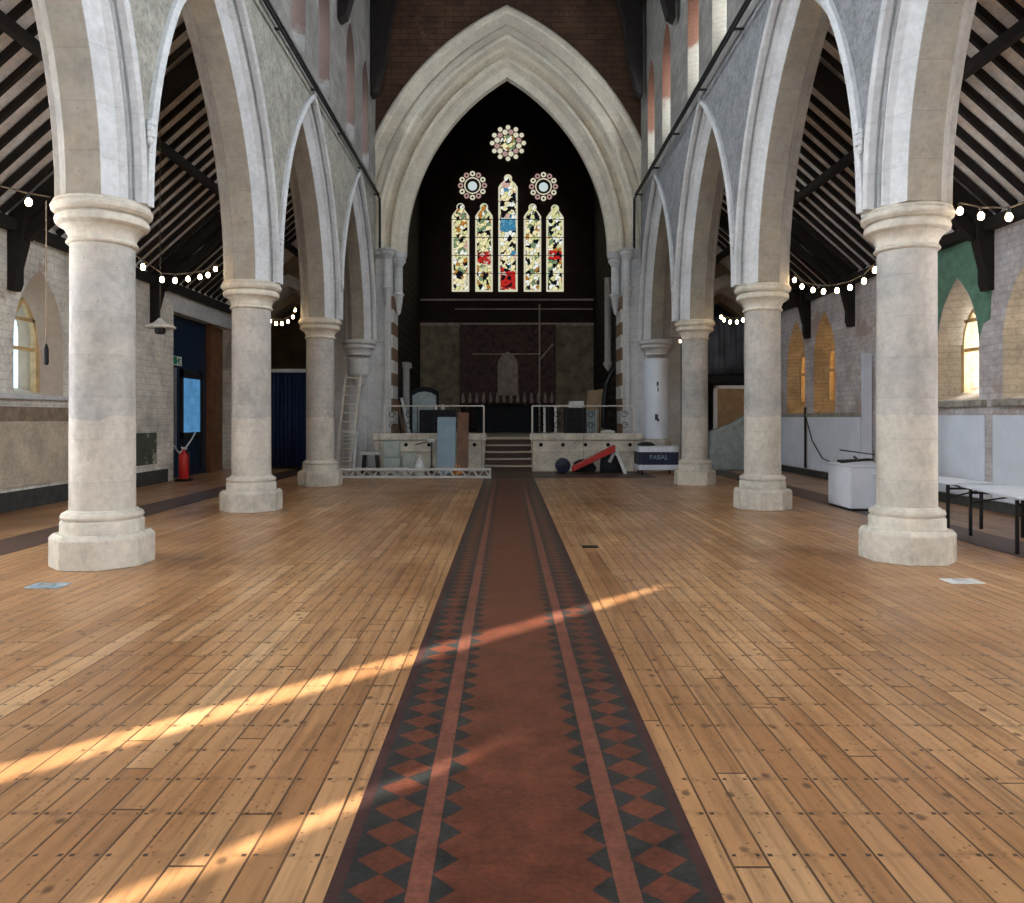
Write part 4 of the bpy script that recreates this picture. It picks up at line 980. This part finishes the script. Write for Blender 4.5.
# ------------------------------------------------------------------ string lights
def festoon(name_label, bulbs, ends):
    r = empty('string_lights', ends[0], name_label, 'string lights', 'festoon strings')
    o0 = Vector(ends[0]); P = [Vector(ends[0])]+[Vector(q)+Vector((0, 0, .085)) for q in bulbs]+[Vector(ends[1])]
    MB().tube([q-o0 for q in P], .008, 5).build('cable', M['cable'], r, 60)
    bm_ = None
    for q in bulbs:
        if bm_ is None:
            bo = MB().lathe([(.004, -.040), (.020, -.033), (.030, -.01), (.029, .012), (.017, .032), (.012, .04)], n=12).build('bulb', M['bulb'], r, 60); bm_ = bo
            so = MB().lathe([(.014, .036), (.016, .085), (.008, .09)], n=8).build('socket', M['iron'], bo, 40)
        else:
            bo = bm_.copy(); col.objects.link(bo); s2 = so.copy(); col.objects.link(s2); s2.parent = bo
        bo.location = Vector(q)-o0
def ws(px, py, X): d = F*X/abs(px-VX); return at(px, py, d)
X1 = 4.62
festoon('festoon of warm bulbs between the nearest and second left columns', [ws(*q, X1) for q in ((143, 267), (162, 279.5), (175, 280.5), (188, 279), (200, 277), (208, 275), (215.5, 269))], ((-4.55, 8.0, 3.6), (-4.6, 12.1, 3.9)))
festoon('festoon of warm bulbs between the second and third left columns', [ws(*q, X1) for q in ((270, 321), (276, 323.5), (282, 323.5), (288, 321.5), (293, 317), (295, 310))], ((-4.6, 12.4, 3.7), (-4.6, 16.6, 3.95)))
festoon('festoon of warm bulbs past the third left column', [(-4.45, 17.4+k*.5, 3.5-.12*k+.03*k*k) for k in range(5)], ((-4.5, 16.9, 3.7), (-4.5, 20.9, 3.7)))
festoon('lone bulb string leaving the picture from the nearest left column', [(-4.62, 7.34, 3.56), (-4.6, 6.2, 3.4), (-4.6, 5.2, 3.4)], ((-4.6, 7.65, 3.7), (-4.6, 3.4, 3.7)))
festoon('festoon of warm bulbs between the nearest and second right columns', [ws(*q, X1) for q in ((794.5, 280), (802, 286.5), (813, 290), (823.5, 291.5), (837, 290.5), (850, 287.5), (864, 281), (875, 270))][::-1], ((4.6, 8.0, 3.65), (4.6, 12.1, 3.8)))
festoon('festoon of warm bulbs between the second and third right columns', [ws(*q, X1) for q in ((721, 317), (724, 320), (730, 322), (737, 322), (743, 320))][::-1], ((4.6, 12.4, 3.7), (4.6, 16.5, 3.75)))
festoon('festoon of warm bulbs leaving the picture right of the nearest right column', [ws(*q, X1) for q in ((960, 211), (981, 216), (1009, 217))]+[(4.62, 6.2, 3.3), (4.62, 5.5, 3.3)], ((4.6, 7.75, 3.65), (4.6, 3.4, 3.6)))
festoon('festoon of warm bulbs past the third right column', [(4.45, 17.5+k*.5, 3.45-.12*k+.03*k*k) for k in range(5)], ((4.5, 16.9, 3.7), (4.5, 20.9, 3.7)))

# ------------------------------------------------------------------ right aisle things
k = 0
for (a, c, lab) in ((8.0, 12.0, 'long white board on the right aisle wall leaving the picture'), (12.22, 13.75, 'white board on the right aisle wall below the green paint'),
                    (16.5, 19.4, 'white board on the right aisle wall left of the tall plank'), (19.6, 21.3, 'farthest white board on the right aisle wall with pale green smear')):
    simple(MB().box(XR-.035, XR-.005, a, c, .18, 1.52), 'wall_board', M['white'], lab, 'board', 'white wall boards', bevel=.004)
simple(MB().box(7.46, 7.66, 15.95, 16.0, 0, 2.84), 'tall_plank', M['white'], 'tall narrow white plank standing at the right aisle wall', 'plank', bevel=.004)
simple(MB().tube([(XR-.05, 19.5, 0.2), (XR-.05, 19.5, 1.75)], .03, 8), 'wall_pipe', M['iron'], 'thin black pipe on the wall between two white boards', 'pipe', smooth=40)
simple(MB().tube([(XR-.06, 19.4, 1.45), (XR-.07, 19.0, .9), (XR-.07, 18.4, .5), (XR-.07, 17.8, .42)], .012, 6), 'wall_cable', M['iron'], 'thin black cable drooping across the white board', 'cable', smooth=40)
r = empty('boxed_counter', (5.83, 12.47, 0), 'white boxed counter standing behind the folding tables', 'counter', None, -.03)
MB().box(-.36, .36, -.43, .43, .0, .035).build('base', M['black'], r); MB().box(-.38, .38, -.45, .45, .035, .69).build('counter_body', M['white'], r, bevel=.01); MB().box(-.40, .40, -.47, .47, .69, .73).build('counter_top', M['white'], r, bevel=.008)
r2 = empty('folded_black_stand', (5.75, 12.5, .73), 'black tangled metal stand lying on the white counter', 'stand')
b = MB(); b.bar((-.3, -.1, .03), (.25, .1, .06), .04); b.bar((-.25, .15, .03), (.2, -.15, .07), .04); b.bar((-.05, -.2, .05), (.05, .2, .1), .03); b.build('stand_bars', M['iron'], r2)
MB().tube([(-.28, 0, .22), (.3, 0, .14)], .01, 5).build('rod', M['iron'], r2)
def folding_table(loc, rz, L, Wt, label):
    r = empty('folding_table', loc, label, 'table', 'folding tables', rz)
    MB().box(-Wt/2, Wt/2, -L/2, L/2, .60, .63).build('tabletop', M['white'], r, bevel=.008)
    for sy in (-1, 1):
        y = sy*(L/2-.15)
        for sx in (-1, 1): MB().bar((sx*(Wt/2-.07), y, 0), (sx*(Wt/2-.07), y, .60), .032).build('leg', M['iron'], r)
        MB().bar((-Wt/2+.07, y, .54), (Wt/2-.07, y, .54), .026).build('crossbar', M['iron'], r)
        MB().bar((0, y, .54), (0, y-sy*.45, .60), .018).build('brace', M['iron'], r)
        MB().bar((-Wt/2+.07, y, .42), (Wt/2-.07, y-sy*.0, .52), .018).build('strut', M['iron'], r)
folding_table((6.02, 10.85, 0), .06, 1.85, .60, 'white folding table behind the nearest right column')
folding_table((5.94, 8.80, 0), -.21, 1.60, .72, 'white folding table reaching the right picture edge')
# far right: hanging sheet, black beam, framed board, polythene
b = MB(); n = 40; vs = []; fs = []
for k in range(n+1):
    x = 5.5+2.0*k/n
    for j in range(6): vs.append((x, 22.1+.05*math.sin(k*.7+j)+.03*math.sin(k*1.9), 2.75+j*.33))
for k in range(n):
    for j in range(5): a = k*6+j; fs.append((a, a+6, a+7, a+1))
b.add(vs, fs); o = simple(b, 'hanging_sheet', M['sheet'], 'dark slate blue sheet hanging at the end of the right aisle', 'sheet', smooth=80)
o.modifiers.new('t', 'SOLIDIFY').thickness = .01
simple(MB().box(5.3, 7.6, 21.95, 22.2, 2.45, 2.72), 'black_beam', M['black'], 'black beam below the hanging slate blue sheet', 'beam', bevel=.01)
r = empty('framed_doorway_board', (6.55, 21.6, 0), 'white framed tan board leaning at the end of the right aisle', 'board')
MB().box(-.62, .62, -.02, .02, .1, 2.35).build('board', M['oakd'], r)
b = MB(); b.box(-.68, -.58, -.05, .05, 0, 2.4); b.box(.58, .68, -.05, .05, 0, 2.4); b.box(-.68, .68, -.05, .05, 2.3, 2.4); b.build('frame', M['pot'], r, bevel=.008)
b = MB(); n = 16
P = [(.0, 0), (1.5, 0), (1.5, 1.5), (1.1, 1.62), (.7, 1.35), (.3, 1.2), (.02, 1.1)]
b.prism(P, lambda u, v, t: (5.62+u, 21.1+t, v), 0, .35); simple(b, 'polythene_bundle', M['plastic'], 'pale green polythene bundle in front of the tan board', 'bundle', bevel=.05)
simple(MB().box(5.5, 5.66, 21.9, 22.1, 0, 2.45), 'black_post', M['black'], 'black upright post left of the tan framed board', 'post')

# floor plates
for (px, py, lab) in ((48, 586, 'white floor socket plate before the nearest left column'), (962, 581.5, 'white floor socket plate before the nearest right column')):
    d = F*H/(py-VY); x = (px-VX)*d/F
    r = empty('floor_socket', (x, d, 0), lab, 'floor socket', 'floor sockets')
    MB().box(-.15, .15, -.10, .10, .0, .008).build('cover_plate', M['panelb'] if px < 100 else M['pot'], r, bevel=.002); MB().box(-.06, .04, -.05, .05, .008, .014).build('flap', M['steel'], r)
d = F*H/(547-VY); x = (590-VX)*d/F
simple(MB().box(x-.09, x+.09, d-.06, d+.06, 0, .010), 'floor_vent', M['iron'], 'small black plate on the boards right of the tiled path', 'floor plate', bevel=.003)

# ------------------------------------------------------------------ light
w = bpy.data.worlds.new('sky'); bpy.context.scene.world = w; w.use_nodes = True
w.node_tree.nodes['Background'].inputs[0].default_value = (.65, .8, 1, 1); w.node_tree.nodes['Background'].inputs[1].default_value = 1.0
sl = bpy.data.lights.new('sun', 'SUN'); sl.energy = 44; sl.angle = math.radians(.55); sl.color = (1, .93, .80)
so = bpy.data.objects.new('sun', sl); col.objects.link(so)
so.rotation_euler = Vector((1, 1, -math.sqrt(2)*math.tan(math.radians(13.9)))).to_track_quat('-Z', 'Y').to_euler()

# ------------------------------------------------------------------ camera
cam = bpy.data.cameras.new('camera'); co = bpy.data.objects.new('camera', cam); col.objects.link(co)
co.location = (0, 0, H); co.rotation_euler = (PI/2, 0, 0)
cam.sensor_fit = 'HORIZONTAL'; cam.sensor_width = 36; cam.lens = F*36/1024
cam.shift_x = 5/1024; cam.shift_y = -33.5/1024; cam.clip_start = .05; cam.clip_end = 200
sc = bpy.context.scene; sc.camera = co
sc.view_settings.view_transform = 'Standard'; sc.view_settings.look = 'None'; sc.view_settings.gamma = 1; sc.view_settings.use_curve_mapping = False
sc.view_settings.exposure = 0.08
sc.cycles.use_denoising = True; sc.cycles.max_bounces = 8; sc.cycles.diffuse_bounces = 5; sc.cycles.sample_clamp_indirect = 6
